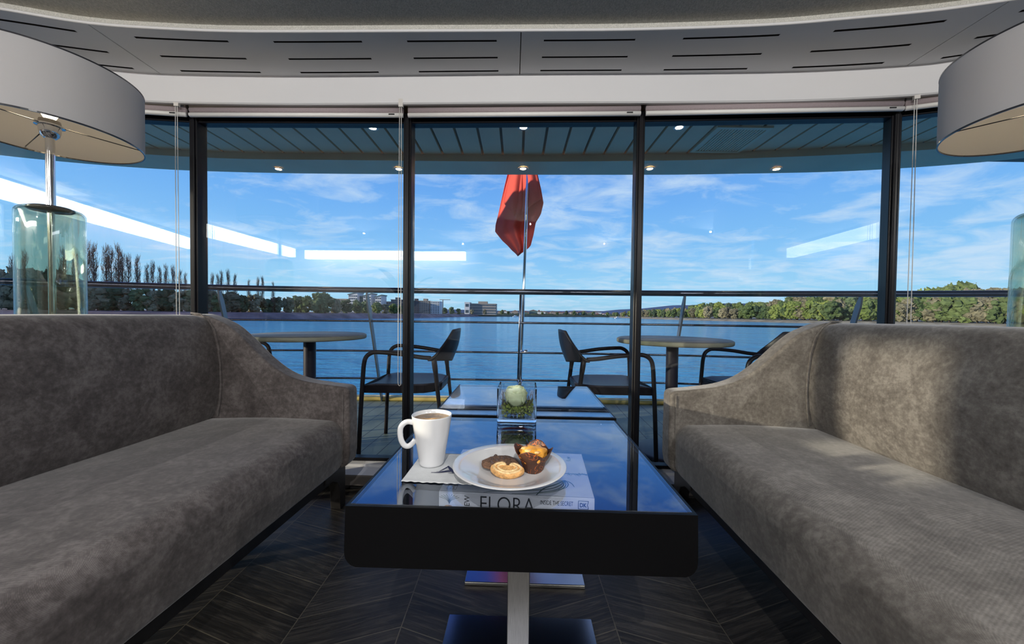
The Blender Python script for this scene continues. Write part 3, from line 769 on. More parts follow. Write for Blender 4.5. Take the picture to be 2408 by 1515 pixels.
# ---- mug
mg = thing('mug', 'tall white porcelain mug of milky coffee standing on the napkin', 'mug', (-.171, .806, TZ+.0022))
cr_ = [(0, .0), (.0240, .0), (.0256, .0015), (.0266, .005), (.0285, .016), (.0308, .030), (.0332, .044), (.0358, .059), (.0384, .075), (.0406, .090), (.0425, .1035), (.0428, .1065), (.0420, .1078), (.0408, .1068), (.0393, .098), (.0383, .092), (0, .091)]
b = MB(); b.lathe(cr_, 64); b.build('body', 'porcelain', mg, smooth=True)
b = MB(); b.lathe([(0, .0985), (.030, .0985), (.0335, .0988)], 48, mat='coffee'); b.lathe([(.0335, .0988), (.0396, .0992)], 48, mat='crema'); 
b.build('coffee', None, mg, smooth=True)
q = [(-.0385, 0, .0905), (-.049, 0, .0925), (-.0585, 0, .0895), (-.0655, 0, .080), (-.0665, 0, .067), (-.064, 0, .053), (-.058, 0, .0425), (-.050, 0, .0395), (-.042, 0, .044), (-.0345, 0, .053)]
b = MB(); c = crom(q, 5); b.tube(c, .0044, 12, flat=1.35)
o = b.build('handle', 'porcelain', mg, smooth=True); o.rotation_euler = (0, 0, R(8))

# ---- plate with pastries
pc = (-.0015, .759)
pt = thing('plate', 'round white porcelain plate with pastries on the nearest table', 'plate', (pc[0], pc[1], TZ))
b = MB(); b.lathe([(0, .0010), (.045, .0010), (.050, 0), (.056, 0), (.059, .0028), (.075, .0075), (.100, .0165), (.1140, .0212), (.1155, .0226), (.1145, .0238), (.100, .0200), (.076, .0116), (.064, .0062), (.055, .0042), (0, .0040)], 96)
b.build('dish', 'porcelain', pt, smooth=True)
PZ = TZ+.0042
ck = thing('cookie', 'dark chocolate chip cookie behind the heart shaped pastry on the plate', 'cookie', (-.021, .786, PZ+.0085), .3)
b = MB(); b.blob((0, 0, 0), .036, 4, .08, 2.6, 5, 'cookie_dark', sc=(1.10, .95, .26)); b.build('biscuit', None, ck, smooth=True)
b = MB(); rr = random.Random(9)
for k in range(16):
    a = rr.random()*6.28; r_ = .028*math.sqrt(rr.random()); b.blob((r_*math.cos(a), r_*math.sin(a)*.9, .0072+.001*rr.random()), .0024+.0016*rr.random(), 2, .3, 2, k, 'twig')
b.build('chocolate_chips', None, ck)
pm = thing('palmier', 'golden heart shaped palmier pastry leaning on the dark cookie', 'pastry', (-.006, .744, PZ+.011), 0)
pm.rotation_euler = (R(17), R(2), R(-6))
b = MB()
def heart(t_, s_=1.0):
    x = math.sin(t_)*(1-.16*max(0, -math.cos(t_))**1.5); y = math.cos(t_)*(.80 if math.cos(t_) < 0 else .66)
    if math.cos(t_) > 0: y -= .42*math.exp(-(x/.26)**2)
    return (x*.0340*s_, y*.0265*s_)
hp = [heart(2*PI*i/64) for i in range(64)]
vs = []
LV = [(0.92, -.006), (1.0, -.003), (1.02, .001), (.98, .0045), (.90, .0065), (.6, .0055), (.25, .0055)]
for s_, z in LV:
    for i, (x, y) in enumerate(hp):
        vs.append((x*s_, y*s_+.001, z+.0012*noise.noise(Vector((x*200, y*200, z*50)))))
m_ = 64; fs = [(j*m_+i, j*m_+(i+1) % m_, (j+1)*m_+(i+1) % m_, (j+1)*m_+i) for j in range(len(LV)-1) for i in range(m_)]
fs += [tuple(reversed(range(m_))), tuple((len(LV)-1)*m_+i for i in range(m_))]
b.add(vs, fs, 'palmier'); b.build('crust', None, pm, smooth=True)
b = MB()
for s_ in (.80, .56):
    pts_ = [heart(.22+(2*PI-.44)*i/60, s_) for i in range(61)]
    b.tube([(x, y+.001, .0062) for x, y in pts_], .0026, 8, 'palmier_pale')
b.build('pastry_swirl', None, pm, smooth=True)
mu = thing('muffin', 'orange muffin in brown paper tulip wrapper on the plate', 'muffin', (.048, .772, PZ), R(12)); mu.scale = (.96, .96, .93)
b = MB()
def fn(u, v):
    a = 2*PI*u; sq = 1/max(abs(math.cos(a-.3)), abs(math.sin(a-.3)))
    r_ = .0205+.0075*min(v/.55, 1)+.011*max(0, (v-.5)/.5)**1.0
    pk = math.cos(2*(a-.3))**2          # four corners stand up
    pk = abs(math.cos(2*(a+.5)))**1.5
    r_ *= 1+.10*max(0, v-.4)*(pk*1.5)+.012*math.sin(a*18)*(1-abs(v-.4))
    z = .048*v+max(0, v-.72)/.28*.014*(pk-.45)
    if .50 < v < .56: r_ -= .0007
    return (r_*math.cos(a), r_*math.sin(a), z)
b.grid(fn, 96, 26, wrap=True); b.build('paper_wrapper', 'muffin_paper', mu, smooth=True, solid=.0006)
b = MB(); b.blob((0, 0, .036), .0305, 4, .13, 2.3, 3, sc=(1.02, 1.0, .60)); b.lathe([(0, .001), (.019, .001), (.027, .03), (.028, .036)], 24)
b.build('cake', 'muffin', mu, smooth=True)
b = MB()
for k, (x, y, z, r_) in enumerate(((-.014, -.012, .049, .008), (.002, -.019, .047, .006), (-.018, .004, .050, .007))):
    b.blob((x, y, z), r_, 2, .3, 2, k+7, sc=(1.2, .9, .45))
b.build('almond_flakes', 'muffin_flake', mu, smooth=True)

# ---- vase
vs_ = thing('square_vase', 'clear square glass vase on the nearest table holding a rose', 'vase', (.0195, 1.160, TZ), R(-2.5))
def rsq(h, r, n=6):
    out = []
    for cx, cy, a0 in ((h-r, h-r, 0), (-h+r, h-r, 90), (-h+r, -h+r, 180), (h-r, -h+r, 270)):
        for i in range(n+1):
            a = R(a0+90*i/n); out.append((cx+r*math.cos(a), cy+r*math.sin(a)))
    return out
H_ = .1075
glassy('vase_side', .12, (.95, .97, .98), grow=1.0)
lev = [(.0590, .009, .016), (.0592, .009, .020), (.0590, .008, .080), (.0590, .008, H_-.001), (.0582, .0075, H_), (.0545, .005, H_), (.0537, .0045, H_-.001), (.0536, .006, .040), (.0532, .008, .0185)]
def vlev(lev, caps):
    b = MB(); vv = []
    for h, r_, z in lev: vv += [(x, y, z) for x, y in rsq(h, r_)]
    n = 28; fs = [(j*n+i, j*n+(i+1) % n, (j+1)*n+(i+1) % n, (j+1)*n+i) for j in range(len(lev)-1) for i in range(n)]
    if caps: fs += [tuple(reversed(range(n))), tuple((len(lev)-1)*n+i for i in range(n))]
    return b.add(vv, fs)
vlev(lev, False).build('glass_walls', 'vase_side', vs_, smooth=True, auto=35)
vlev([(.0560, .008, .0008), (.0588, .009, .004), (.0590, .009, .0155), (.0540, .010, .0178), (.0450, .018, .0165), (.02, .018, .0155)], True).build('glass_base', 'vase_glass', vs_, smooth=True, auto=35)
for sx_ in (-1, 1):
    for sy_ in (-1, 1):
        b = MB(); b.tube([(sx_*.0565, sy_*.0565, .018), (sx_*.0565, sy_*.0565, H_-.001)], .0022, 8)
        b.build('glass_corner', 'vase_glass', vs_, smooth=True)
mo = MB(); rr = random.Random(11)
for k in range(420):
    x, y = rr.uniform(-.047, .047), rr.uniform(-.047, .047)
    hgt = .026+.007*noise.noise(Vector((x*30, y*30, 1)))+.006*(abs(x)/.047)
    z = .0185+hgt*rr.random()**.5
    mo.blob((x, y, z), .0026+.0022*rr.random(), 1, .35, 3, k)
mo_o = mo.build('moss', 'moss', None, smooth=False); mo_o.location = (.0195, 1.160, TZ); mo_o.rotation_euler = (0, 0, R(-2.5))
tag(mo_o, 'dark green moss filling the bottom of the glass vase', 'moss', kind='stuff')
ro = thing('rose', 'pale green rose with short stem in the glass vase', 'flower', (.0145, 1.148, TZ+.027), .2); ro.scale = (1.36, 1.36, 1.30)
b = MB(); b.tube([(-.003, 0, -.004), (-.002, 0, .010), (0, 0, .020)], [.0018, .0022, .0045], 10); b.build('stem', 'rose_stem', ro, smooth=True)
rr = random.Random(4)
for k in range(22):
    ring_ = k/21; a0 = k*2.399; rb = .020*(1-.80*ring_)+.002; wd = 1.25
    top = .062-.004*(1-ring_)+.003*rr.uniform(-1, 1)-(.006 if k < 3 else 0)
    b = MB()
    def fn(u, v):
        a = a0+(u-.5)*2*wd*(.35+.65*math.sin(PI*min(.5, v*.62+.05)))
        bulge = math.sin(PI*min(1, v*.80+.06))**.75
        r_ = .003+(rb)*bulge+ (.0100*(1-ring_)+.001)*max(0, (v-.60)/.40)**1.4*(1.1-ring_*.4)
        z = .014+(top-.014)*v-.006*(2*u-1)**4*v-.0045*max(0, v-.85)/.15*(1-ring_)
        r_ += .0012*noise.noise(Vector((u*4+k, v*5, k)))
        return (r_*math.cos(a), r_*math.sin(a), z)
    b.grid(fn, 14, 12); b.build('petal', 'rose', ro, smooth=True, solid=.0006)
rr = random.Random(21)
tw = [thing('twig_bundle', 'dark curly twigs on the left in the glass vase', 'twigs', (-.012, 1.150, TZ+.030), 0, 'twigs in the vase'), thing('twig_bundle', 'dark curly twigs on the right in the glass vase', 'twigs', (.045, 1.150, TZ+.030), 0, 'twigs in the vase')]
for s_, t in enumerate(tw):
    for k in range(6):
        x, y = rr.uniform(-.008, .008), rr.uniform(-.02, .015); q = [(x, y, 0)]
        dx, dy = (-1 if s_ == 0 else 1)*rr.uniform(.0, .0045), rr.uniform(-.004, .004)
        for j in range(5 if k > 1 else 7):
            x += dx+rr.uniform(-.006, .006); y += dy+rr.uniform(-.004, .004)
            x = max(-.014 if s_ == 0 else -.018, min(.018 if s_ == 0 else .022, x)); y = max(-.035, min(.045, y))
            q.append((x, y, .0095*(j+1)))
        c = crom(q, 3); b = MB(); b.tube(c, [.0013*(1-.5*i/len(c)) for i in range(len(c))], 6)
        for j in range(3):
            p = c[rr.randrange(4, len(c)-1)]; b.tube([p, p+Vector((rr.uniform(-.006, .006), rr.uniform(-.005, .005), .006))], [.0008, .0004], 5)
        b.build('twig', 'twig', t, smooth=True)

# ------------------------------------------------------------------ lamps on console tables
def console(label, x0, x1, y0, y1, h):
    t = thing('console_table', label, 'table', ((x0+x1)/2, (y0+y1)/2, 0)); a, c = (x1-x0)/2, (y1-y0)/2
    b = MB(); b.box(-a, a, -c, c, h-.03, h); b.build('table_top', 'dark_wood', t, bevel=.003)
    for sx in (-1, 1):
        for sy in (-1, 1):
            b = MB(); b.box(sx*(a-.02)-.018, sx*(a-.02)+.018, sy*(c-.02)-.018, sy*(c-.02)+.018, 0, h-.03); b.build('leg', 'dark_wood', t)
console('dark wooden console table behind the left sofa under the lamp', -1.82, -1.545, 1.10, 1.62, .745)
console('dark wooden console table behind the right sofa under the lamp', 1.50, 1.76, .80, 1.45, .710)
def lamp(label, loc, sc=1.0):
    t = thing('table_lamp', label, 'lamp', loc)
    r = .087; H = .525
    op = [(0, 0), (r-.008, 0), (r, .008), (r, H-.022)]+[(r-.022+.022*math.cos(R(a)), H-.022+.022*math.sin(R(a))) for a in (15, 35, 55, 75, 90)]+[(.02, H+.001)]
    b = MB(); b.lathe(op, 64); b.lathe([(x*.955 if x > .03 else x, z*.985+.004) for x, z in op], 64); b.build('glass_body', 'lamp_glass', t, smooth=True, auto=60)
    b = MB(); b.lathe([(0, .008), (.010, .008), (.010, H), (0, H)], 20); b.build('inner_rod', 'chrome', t, smooth=True, auto=40)
    b = MB(); b.lathe([(0, H-.010), (.054, H-.008), (.060, H-.003), (.058, H+.003), (.050, H+.007), (.013, H+.009), (0, H+.009)], 48); b.build('cap_disc', 'dark_cap', t, smooth=True)
    b = MB(); b.lathe([(0, .002), (.060, .002), (.062, .010), (0, .012)], 40); b.build('base_disc', 'dark_cap', t, smooth=True)
    b = MB(); b.lathe([(0, H+.009), (.0125, H+.009), (.0125, .800), (0, .800)], 24); b.build('pole', 'chrome', t, smooth=True, auto=40)
    zs = .787  # lower edge of the shade
    b = MB(); b.lathe([(0, zs-.004), (.016, zs-.004), (.024, zs+.004), (.028, zs+.018), (.029, zs+.036), (.038, zs+.038), (.038, zs+.043), (0, zs+.043)], 36); b.build('socket_cup', 'chrome', t, smooth=True, auto=35)
    b = MB(); b.lathe([(0, zs+.043), (.030, zs+.043), (.027, zs+.060), (0, zs+.062)], 30); b.build('socket', 'blind_cream', t, smooth=True, auto=40)
    b = MB(); b.lathe([(0, zs+.062), (.014, zs+.066), (.028, zs+.095), (.030, zs+.115), (.022, zs+.140), (0, zs+.150)], 24); b.build('bulb', 'bulb', t, smooth=True)
    R0 = .25; hh = .229
    b = MB(); b.lathe([(R0, zs), (R0, zs+hh), (R0-.002, zs+hh), (R0-.002, zs)], 96, closed=True)
    sh = b.build('lamp_shade', 'lamp_shade', t, smooth=True, auto=40)
    sh.data.materials.append(MATS['shade_inner'])
    b = MB(); b.lathe([(R0+.0006, zs-.001), (R0+.0006, zs+.004), (R0-.003, zs+.004), (R0-.003, zs-.001)], 96, closed=True); b.lathe([(R0+.0006, zs+hh-.004), (R0+.0006, zs+hh+.001), (R0-.003, zs+hh+.001), (R0-.003, zs+hh-.004)], 96, closed=True)
    b.build('shade_rim', 'slot_black' if False else 'dark_cap', sh, smooth=False)
    b = MB()
    for a in (35, 155, 275):
        b.tube([(.036*math.cos(R(a)), .036*math.sin(R(a)), zs+.040), ((R0-.004)*math.cos(R(a)), (R0-.004)*math.sin(R(a)), zs+.012)], .0018, 6)
    b.build('spider', 'dark_cap', sh, smooth=True)
lamp('tall table lamp with smoky glass cylinder and white drum shade behind the left sofa', (-1.702, 1.386, .745))
lamp('tall table lamp with smoky glass cylinder and white drum shade behind the right sofa', (1.632, 1.126, .710))

# ------------------------------------------------------------------ the open aft deck
DK = crom([(-6.6, 1.2), (-5.9, 2.1), (-5.0, 2.85), (-4.1, 3.35), (-3.2, 3.66), (-2.2, 3.80), (-1.1, 3.815), (0, 3.815), (1.2, 3.80), (2.1, 3.74), (3.0, 3.58), (3.9, 3.28), (4.8, 2.75), (5.6, 2.0), (6.2, 1.1)], 4)
mb = MB(); nD = len(DK); nG = len(Gs)
mb.add([(p.x, p.y, 0) for p in DK]+[(p.x, p.y, -.0) for p in reversed([q for q in Gs])], [tuple(range(nD+nG))])
mb.add([(p.x, p.y, 0) for p in DK]+[(p.x, p.y, -.5) for p in DK], [(i, i+1, nD+i+1, nD+i) for i in range(nD-1)])
dk = mb.build('deck', 'deck_planks', fix=False)
for v in dk.data.vertices:
    if v.co.z == 0: v.co.z = -.002
struct(dk, 'grey green planked aft deck outside the windows', 'deck')
mb = MB(); mb.tube([(p.x, p.y, .018) for p in DK], .026, 6, 'deck_edge', flat=.9); mb.tube([(p.x, p.y+.02, .046) for p in DK], .008, 6, 'deck_edge_white')
struct(mb.build('trim_9', smooth=True))
# canopy above the deck
BI = [(-5.6, 2.0), (-4.6, 2.68), (-3.6, 3.06), (-2.566, 3.225), (-1.4, 3.235), (0, 3.225), (1.0, 3.18), (1.724, 3.125), (2.81, 2.975), (3.6, 2.78), (4.6, 2.3), (5.4, 1.6)]
BO = [(-6.2, 1.9), (-5.3, 2.75), (-4.367, 3.209), (-3.409, 3.457), (-2.344, 3.540), (-.828, 3.530), (1.065, 3.480), (1.9, 3.432), (3.057, 3.312), (4.077, 3.022), (5.0, 2.5), (5.8, 1.7)]
bi = crom(BI, 8); bo = crom(BO, 8); m_ = len(bi)
mb = MB()
v = [(p.x, p.y, 2.262) for p in bi]+[(p.x, p.y, 2.205) for p in bi]+[(p.x, p.y, 2.200) for p in bo]+[(p.x, p.y, 2.50) for p in bo]
for r_ in range(3): mb.add(v[r_*m_:(r_+2)*m_], [(i, i+1, m_+i+1, m_+i) for i in range(m_-1)])
cb = struct(mb.build('canopy_beam', 'soffit_panel', fix=False), 'smooth grey edge beam of the canopy over the aft deck', 'canopy')
mb = MB(); bx = [(p.x, p.y) for p in bi]
x = -5.2
while x < 5.2:
    y1 = curve_y(bx, x+.08); ys = [curve_y(bx, x), curve_y(bx, x+.158)]
    y0 = 1.0
    sh_ = lambda y: (3.2-y)*-.012
    mb.add([(x+sh_(y0), y0, 2.26), (x+.150+sh_(y0), y0, 2.26), (x+.150, ys[1], 2.26), (x, ys[0], 2.26),
            (x+sh_(y0), y0, 2.29), (x+.150+sh_(y0), y0, 2.29), (x+.150, ys[1], 2.29), (x, ys[0], 2.29)], [(0, 3, 2, 1), (1, 2, 6, 5), (0, 4, 7, 3), (4, 5, 6, 7)], 'soffit_panel')
    x += .1705
mb.box(-6, 6, .9, 3.3, 2.285, 2.31, 'soffit_groove')
mb.box(-6, 6, 2.2, 2.24, 2.27, 2.5, 'soffit_groove')
struct(mb.build('canopy_ceiling', fix=False), 'grey planked ceiling of the canopy over the aft deck', 'canopy')
mb = MB(); n = len(Gs); mb.add([(p.x, p.y+.0, 1.955) for p in Gs]+[(p.x, p.y+.02, 2.29) for p in Gs], [(i, i+1, n+i+1, n+i) for i in range(n-1)])
struct(mb.build('wall_front', 'soffit_panel', solid=.02, fix=False))
vt = thing('ceiling_vent', 'square louvred vent grille in the canopy ceiling, right of centre', 'vent', (1.645, 2.90, 2.262))
b = MB()
for a in ((-.20, .20, -.21, -.18), (-.20, .20, .18, .21), (-.20, -.17, -.18, .18), (.17, .20, -.18, .18)): b.box(a[0], a[1], a[2], a[3], -.014, -.002)
b.build('frame', 'vent', vt)
b = MB()
for k in range(15): b.box(-.165+k*.0225, -.165+k*.0225+.013, -.18, .18, -.010, -.003)
b.build('slats', 'vent', vt)
def downlight(label, x, y, z, m, grp):
    t = thing('downlight', label, 'ceiling light', (x, y, z), 0, grp)
    b = MB(); b.lathe([(.026, -.004), (.040, -.005), (.042, -.001), (.042, .0), (.026, 0)], 28, closed=True); b.build('ring', 'light_trim', t, smooth=True)
    b = MB(); b.lathe([(0, -.0035), (.026, -.0035)], 28); b.build('lens', m, t)
for x, y, lb in ((-1.04, 2.776, 'left'), (.066, 2.742, 'middle'), (1.182, 2.714, 'right')):
    downlight('round white downlight in the planked canopy ceiling, %s of three' % lb, x, y, 2.259, 'light_on_white', 'inner canopy downlights')
for x, y, lb in ((-2.143, 3.437, 'far left of five'), (-1.036, 3.402, 'left of the flagpole'), (.082, 3.357, 'in line with the flagpole'), (1.196, 3.322, 'right of the flagpole'), (2.293, 3.297, 'far right of five')):
    downlight('warm round downlight in the canopy edge beam, %s' % lb, x, y, 2.199, 'light_on', 'outer canopy downlights')

# railing
RT = crom([(-6.2, .8), (-5.4, 1.85), (-4.5, 2.5), (-3.6, 2.95), (-2.7, 3.24), (-1.9, 3.355), (-1, 3.38), (0, 3.375), (1.0, 3.345), (1.8, 3.27), (2.85, 3.06), (3.7, 2.83), (4.6, 2.35), (5.4, 1.6), (6.0, .6)], 6)
def off(pts, d):
    out = []
    for i, p in enumerate(pts):
        a = pts[max(0, i-1)]; b = pts[min(len(pts)-1, i+1)]; t = (b-a).normalized(); out.append(Vector((p.x-t.y*d, p.y+t.x*d)))
    return out
rl = thing('railing', 'steel deck railing with four horizontal tubes and leaning posts', 'railing', (0, 3.6, 0))
def rpt(p, z): return (p.x, p.y-3.6, z)
b = MB(); b.tube([rpt(p, 1.103) for p in RT], .0255, 14); b.build('handrail', 'rail_steel', rl, smooth=True)
for z in (.822, .532, .247):
    b = MB(); b.tube([rpt(p, z) for p in off(RT, .385*(1.103-z))], .0105, 10); b.build('crossbar', 'rail_steel', rl, smooth=True)
for px_ in (-4.9, -3.75, -2.55, -1.26, 1.475, 2.80, 4.0, 5.1):
    i = min(range(len(RT)), key=lambda i: abs(RT[i].x-px_)); lo = off(RT, .425)[i]; tp = RT[i]
    b = MB(); a_ = Vector(rpt(lo, 0)); c_ = Vector(rpt(tp, 1.085)); 
    t = (RT[min(i+1, len(RT)-1)]-RT[i-1]).normalized(); sd = Vector((t.x, t.y, 0)); dn = Vector((-t.y, t.x, 0))
    q = []
    for u, w in ((0, .022), (.35, .024), (.7, .030), (.92, .034), (1.0, .012)):
        p = a_.lerp(c_, u); q.append([p+sd*.007-dn*w, p+sd*.007+dn*w, p-sd*.007+dn*w, p-sd*.007-dn*w])
    vv = [p for r_ in q for p in r_]; fs = [(j*4+i_, j*4+(i_+1) % 4, j*4+4+(i_+1) % 4, j*4+4+i_) for j in range(4) for i_ in range(4)]+[(0, 1, 2, 3), (19, 18, 17, 16)]
    b.add(vv, fs); b.build('post', 'post_steel', rl)
b = MB(); b.tube([(.064, .20, 0), (.075, -.225, 1.09)], .010, 10); b.build('post', 'rail_steel', rl, smooth=True)
fp = thing('flagpole', 'polished steel flagpole clamped to the deck railing at the stern', 'flagpole', (.085, 3.70, .02))
b = MB(); b.tube([(0, 0, .10), (.034, .11, 1.33), (.062, .27, 2.35), (.075, .33, 2.85)], .0165, 16); b.build('pole', 'pole_steel', fp, smooth=True)
b = MB(); b.tube([(-.002, -.002, -.02), (.001, .006, .23)], .026, 16); b.build('foot_socket', 'pole_steel', fp, smooth=True)
b = MB(); b.tube([(.0, .02, .50), (.06, .01, .51)], .016, 12); b.tube([(.056, .01, .49), (.058, .01, .53)], .024, 12); b.build('clamp', 'pole_steel', fp, smooth=True)
b = MB(); b.tube([(.086, .25, 2.42), (.088, .25, 2.30), (.084, .25, 2.25), (.088, .25, 2.21), (.084, .25, 2.16)], .005, 6); b.build('halyard', 'rope', fp, smooth=True)
# flag hanging in folds
fg = MB()
# outline of the hanging cloth: left and right edge by height (metres from the pole, world x), z from 1.60 to 2.75
ED = [(2.80, .02, .20), (2.36, -.10, .25), (2.20, -.14, .285), (2.05, -.175, .31), (1.94, -.205, .285), (1.86, -.21, .235), (1.80, -.165, .225), (1.74, -.12, .215), (1.68, -.06, .20), (1.62, -.012, .185), (1.575, .035, .125), (1.545, .055, .06)]
def edge(z, k):
    for i in range(len(ED)-1):
        if ED[i+1][0] <= z <= ED[i][0]:
            t = (ED[i][0]-z)/(ED[i][0]-ED[i+1][0]); return ED[i][k]*(1-t)+ED[i+1][k]*t
    return ED[0][k] if z > ED[0][0] else ED[-1][k]
def fn(u, v):
    z = 2.80-1.255*v; a, c_ = edge(z, 1), edge(z, 2); x = a+(c_-a)*u
    fold = .055*math.sin(u*9.0+1.2*v+.4)+.03*math.sin(u*19+2*v)
    damp = min(1, .35+v*1.0)
    return (x, 4.06+fold*damp-(x-.1)*.8, z)
fg.grid(fn, 70, 60)
fo = thing('flag', 'plain red flag hanging limp in folds from the flagpole', 'flag', (0, 0, 0))
fg.build('cloth', 'flag_red', fo, smooth=True, solid=.002)
f2 = MB()       # second layer of the folded cloth, in front, ending in a slanted hem
def fn(u, v):
    z = 2.78-(.80-.32*abs(u-.45)*1.2+.10*u)*v; a, c_ = edge(z, 1)+.035, min(edge(z, 2), .30)-.012; x = a+(c_-a)*u
    return (x, 4.00+.035*math.sin(u*13+1)*min(1, v*1.3)-(x-.1)*.8, z)
f2.grid(fn, 60, 30); f2.build('front_fold', 'flag_red', fo, smooth=True, solid=.002)

# ------------------------------------------------------------------ deck furniture
def arm_chair(label, x, y, rz, first=[None]):
    if first[0] is None:
        t = thing('deck_chair', label, 'chair', (x, y, 0), rz, 'black armchairs on the aft deck')
        for s_ in (-1, 1):
            q = [(.250, .250*s_, 0), (.238, .245*s_, .30), (.228, .240*s_, .50), (.222, .238*s_, .585), (.208, .238*s_, .630), (.175, .238*s_, .655), (.13, .238*s_, .660), (0, .240*s_, .650), (-.12, .236*s_, .632), (-.185, .22*s_, .625)]
            b = MB(); b.tube(crom(q, 5), .0135, 12); b.build('front_leg_and_armrest', 'chair_black', t, smooth=True)
            q = [(-.275, .235*s_, 0), (-.225, .205*s_, .42), (-.200, .210*s_, .63)]
            b = MB(); b.tube(crom(q, 5), [.012]*5+[.014]*3+[.017]*3, 12); b.build('rear_leg', 'chair_black', t, smooth=True)
        b = MB()
        def fn(u, v):
            yy = (2*u-1); w = .222 if v > .35 else .222*math.sqrt(max(0, 1-((.35-v)/.35)**2*.75))
            xx = -.235+.47*v; z = .452-.012*(1-yy*yy)-.012*max(0, (v-.85)/.15)+.004
            return (xx+.0*yy, yy*w, z)
        b.grid(fn, 20, 20); b.build('seat', 'chair_seat', t, smooth=True, solid=.012)
        b = MB(); ap = [( .236, -.225), (.236, .225)]+[(-.235+.47*v, .225*(1 if v > .35 else math.sqrt(1-((.35-v)/.35)**2*.75))) for v in (1, .8, .6, .4, .3, .2, .1, .0)]+[(-.235+.47*v, -.225*(1 if v > .35 else math.sqrt(1-((.35-v)/.35)**2*.75))) for v in (0, .1, .2, .3, .4, .6, .8, 1)]
        ap = ap[2:]; m_ = len(ap)
        b.add([(x_, y_, .452) for x_, y_ in ap]+[(x_*.97, y_*.97, .405) for x_, y_ in ap], [(i, (i+1) % m_, m_+(i+1) % m_, m_+i) for i in range(m_)])
        b.build('apron', 'chair_black', t, smooth=False, solid=.006)
        b = MB()
        def fn(u, v):
            k = 2*u-1; a_ = abs(k)
            zt = .805-.010*a_-.135*max(0, (a_-.5)/.5)**1.1; zb = .585+.030*a_
            z = zb+(zt-zb)*v; xx = -.275+.105*a_**2.2-.055*v-.012*math.sin(PI*v)
            return (xx, .248*k*(1-.05*v), z)
        b.grid(fn, 34, 12); b.build('backrest', 'chair_black', t, smooth=True, solid=.014, sub=0)
        first[0] = t; return t
    c = dup(first[0]); c.location = (x, y, 0); c.rotation_euler = (0, 0, rz); c['label'] = label; return c
arm_chair('black tubular armchair left of centre, turned to the left round table', -.684, 2.53, R(180))
arm_chair('black tubular armchair right of centre, turned to the right round table', .654, 2.55, 0)
arm_chair('black tubular armchair mostly hidden by the left sofa, left of its table', -2.10, 2.66, 0)
arm_chair('black tubular armchair partly behind the right sofa, right of its table', 1.665, 2.56, R(184))
def bistro(label, x, y):
    t = thing('round_table', label, 'table', (x, y, 0), 0, 'round pedestal tables on the aft deck')
    b = MB(); b.lathe([(0, .755), (.345, .755), (.352, .751), (.354, .730), (.350, .724), (0, .724)], 80, mat='table_wood')
    o = b.build('table_top', 'table_wood', t, smooth=True, auto=30)
    b = MB(); b.lathe([(.3545, .749), (.3555, .745), (.3555, .730), (.3535, .727)], 80); b.build('edge_band', 'table_edge', t, smooth=True)
    b = MB(); b.lathe([(0, .724), (.13, .724), (.10, .708), (0, .704)], 24); b.build('support_plate', 'chair_black', t, smooth=True, auto=30)
    b = MB(); b.lathe([(0, .71), (.038, .71), (.038, .016), (0, .016)], 32); b.build('column', 'chair_seat', t, smooth=True, auto=40)
    b = MB(); b.lathe([(0, .018), (.20, .016), (.235, .010), (.24, .0), (0, 0)], 64); b.build('base', 'chair_seat', t, smooth=True)
bistro('round brown pedestal table on the left side of the deck', -1.352, 2.50)
bistro('round grey pedestal table on the right side of the deck', 1.062, 2.47)

# ------------------------------------------------------------------ river, banks, trees, town
WZ = -3.0
mb = MB(); mb.add([(-3000, -400, WZ), (3000, -400, WZ), (3000, 6000, WZ), (-3000, 6000, WZ)], [(0, 1, 2, 3)])
tag(mb.build('river_water', 'river_water', fix=False), 'blue rippled river behind the boat', 'river', kind='stuff')
def land(name, shore, depth, h, m, label, slope=6):
    """shore: list of (x,y) at waterline, depth: vector inland"""
    mb = MB(); c = crom(shore, 6); n = len(c); vs = []
    for lv in ((0, WZ-.3), (slope, WZ+h), (slope+30, WZ+h+.6), (None, WZ+h+1.0)):
        for p in c:
            if lv[0] is None: vs.append((p.x+depth[0], p.y+depth[1], lv[1]))
            else:
                d = Vector(depth).normalized(); j = noise.noise(Vector((p.x*.06, p.y*.06, 0)))*2.0
                vs.append((p.x+d.x*(lv[0]+j*(lv[0] > 0)), p.y+d.y*(lv[0]+j), lv[1]))
    mb.add(vs, [(r_*n+i, r_*n+i+1, (r_+1)*n+i+1, (r_+1)*n+i) for r_ in range(3) for i in range(n-1)])
    return struct(mb.build(name, m, smooth=True, fix=False), label, 'river bank')
land('right_bank', [(158, 620), (152, 560), (150, 450), (154, 350), (180, 275), (205, 235), (245, 198), (300, 155), (360, 90), (400, 0)], (500, 300), 1.4, 'sand_bank', 'low sandy right river bank below the green trees')
land('left_bank', [(-40, 470), (-48, 400), (-62, 300), (-72, 238), (-92, 200), (-110, 168), (-150, 140), (-210, 105), (-280, 50)], (-500, 300), 2.6, 'stone_bank', 'dark stone embankment of the left river bank')
land('far_bank', [(-120, 520), (-40, 492), (30, 500), (80, 560), (170, 620)], (0, 600), 1.2, 'land_green', 'far low river bank across the water')
def ridge(name, x0, x1, y, hs, label):
    mb = MB(); n = 90; vs = []
    for i in range(n):
        u = i/(n-1); x = x0+(x1-x0)*u; f_ = u*(len(hs)-1); k = min(int(f_), len(hs)-2); t = f_-k; t = t*t*(3-2*t)
        h = hs[k]*(1-t)+hs[k+1]*t+3*noise.noise(Vector((x*.01, 0, 0))); vs += [(x, y, WZ-1), (x, y+60, WZ+h*.6), (x, y+200, WZ+h), (x, y+500, WZ+h*.7)]
    mb.add(vs, [(i*4+j, (i+1)*4+j, (i+1)*4+j+1, i*4+j+1) for i in range(n-1) for j in range(3)])
    struct(mb.build(name, 'hill_blue', smooth=True, fix=False), label, 'hills')
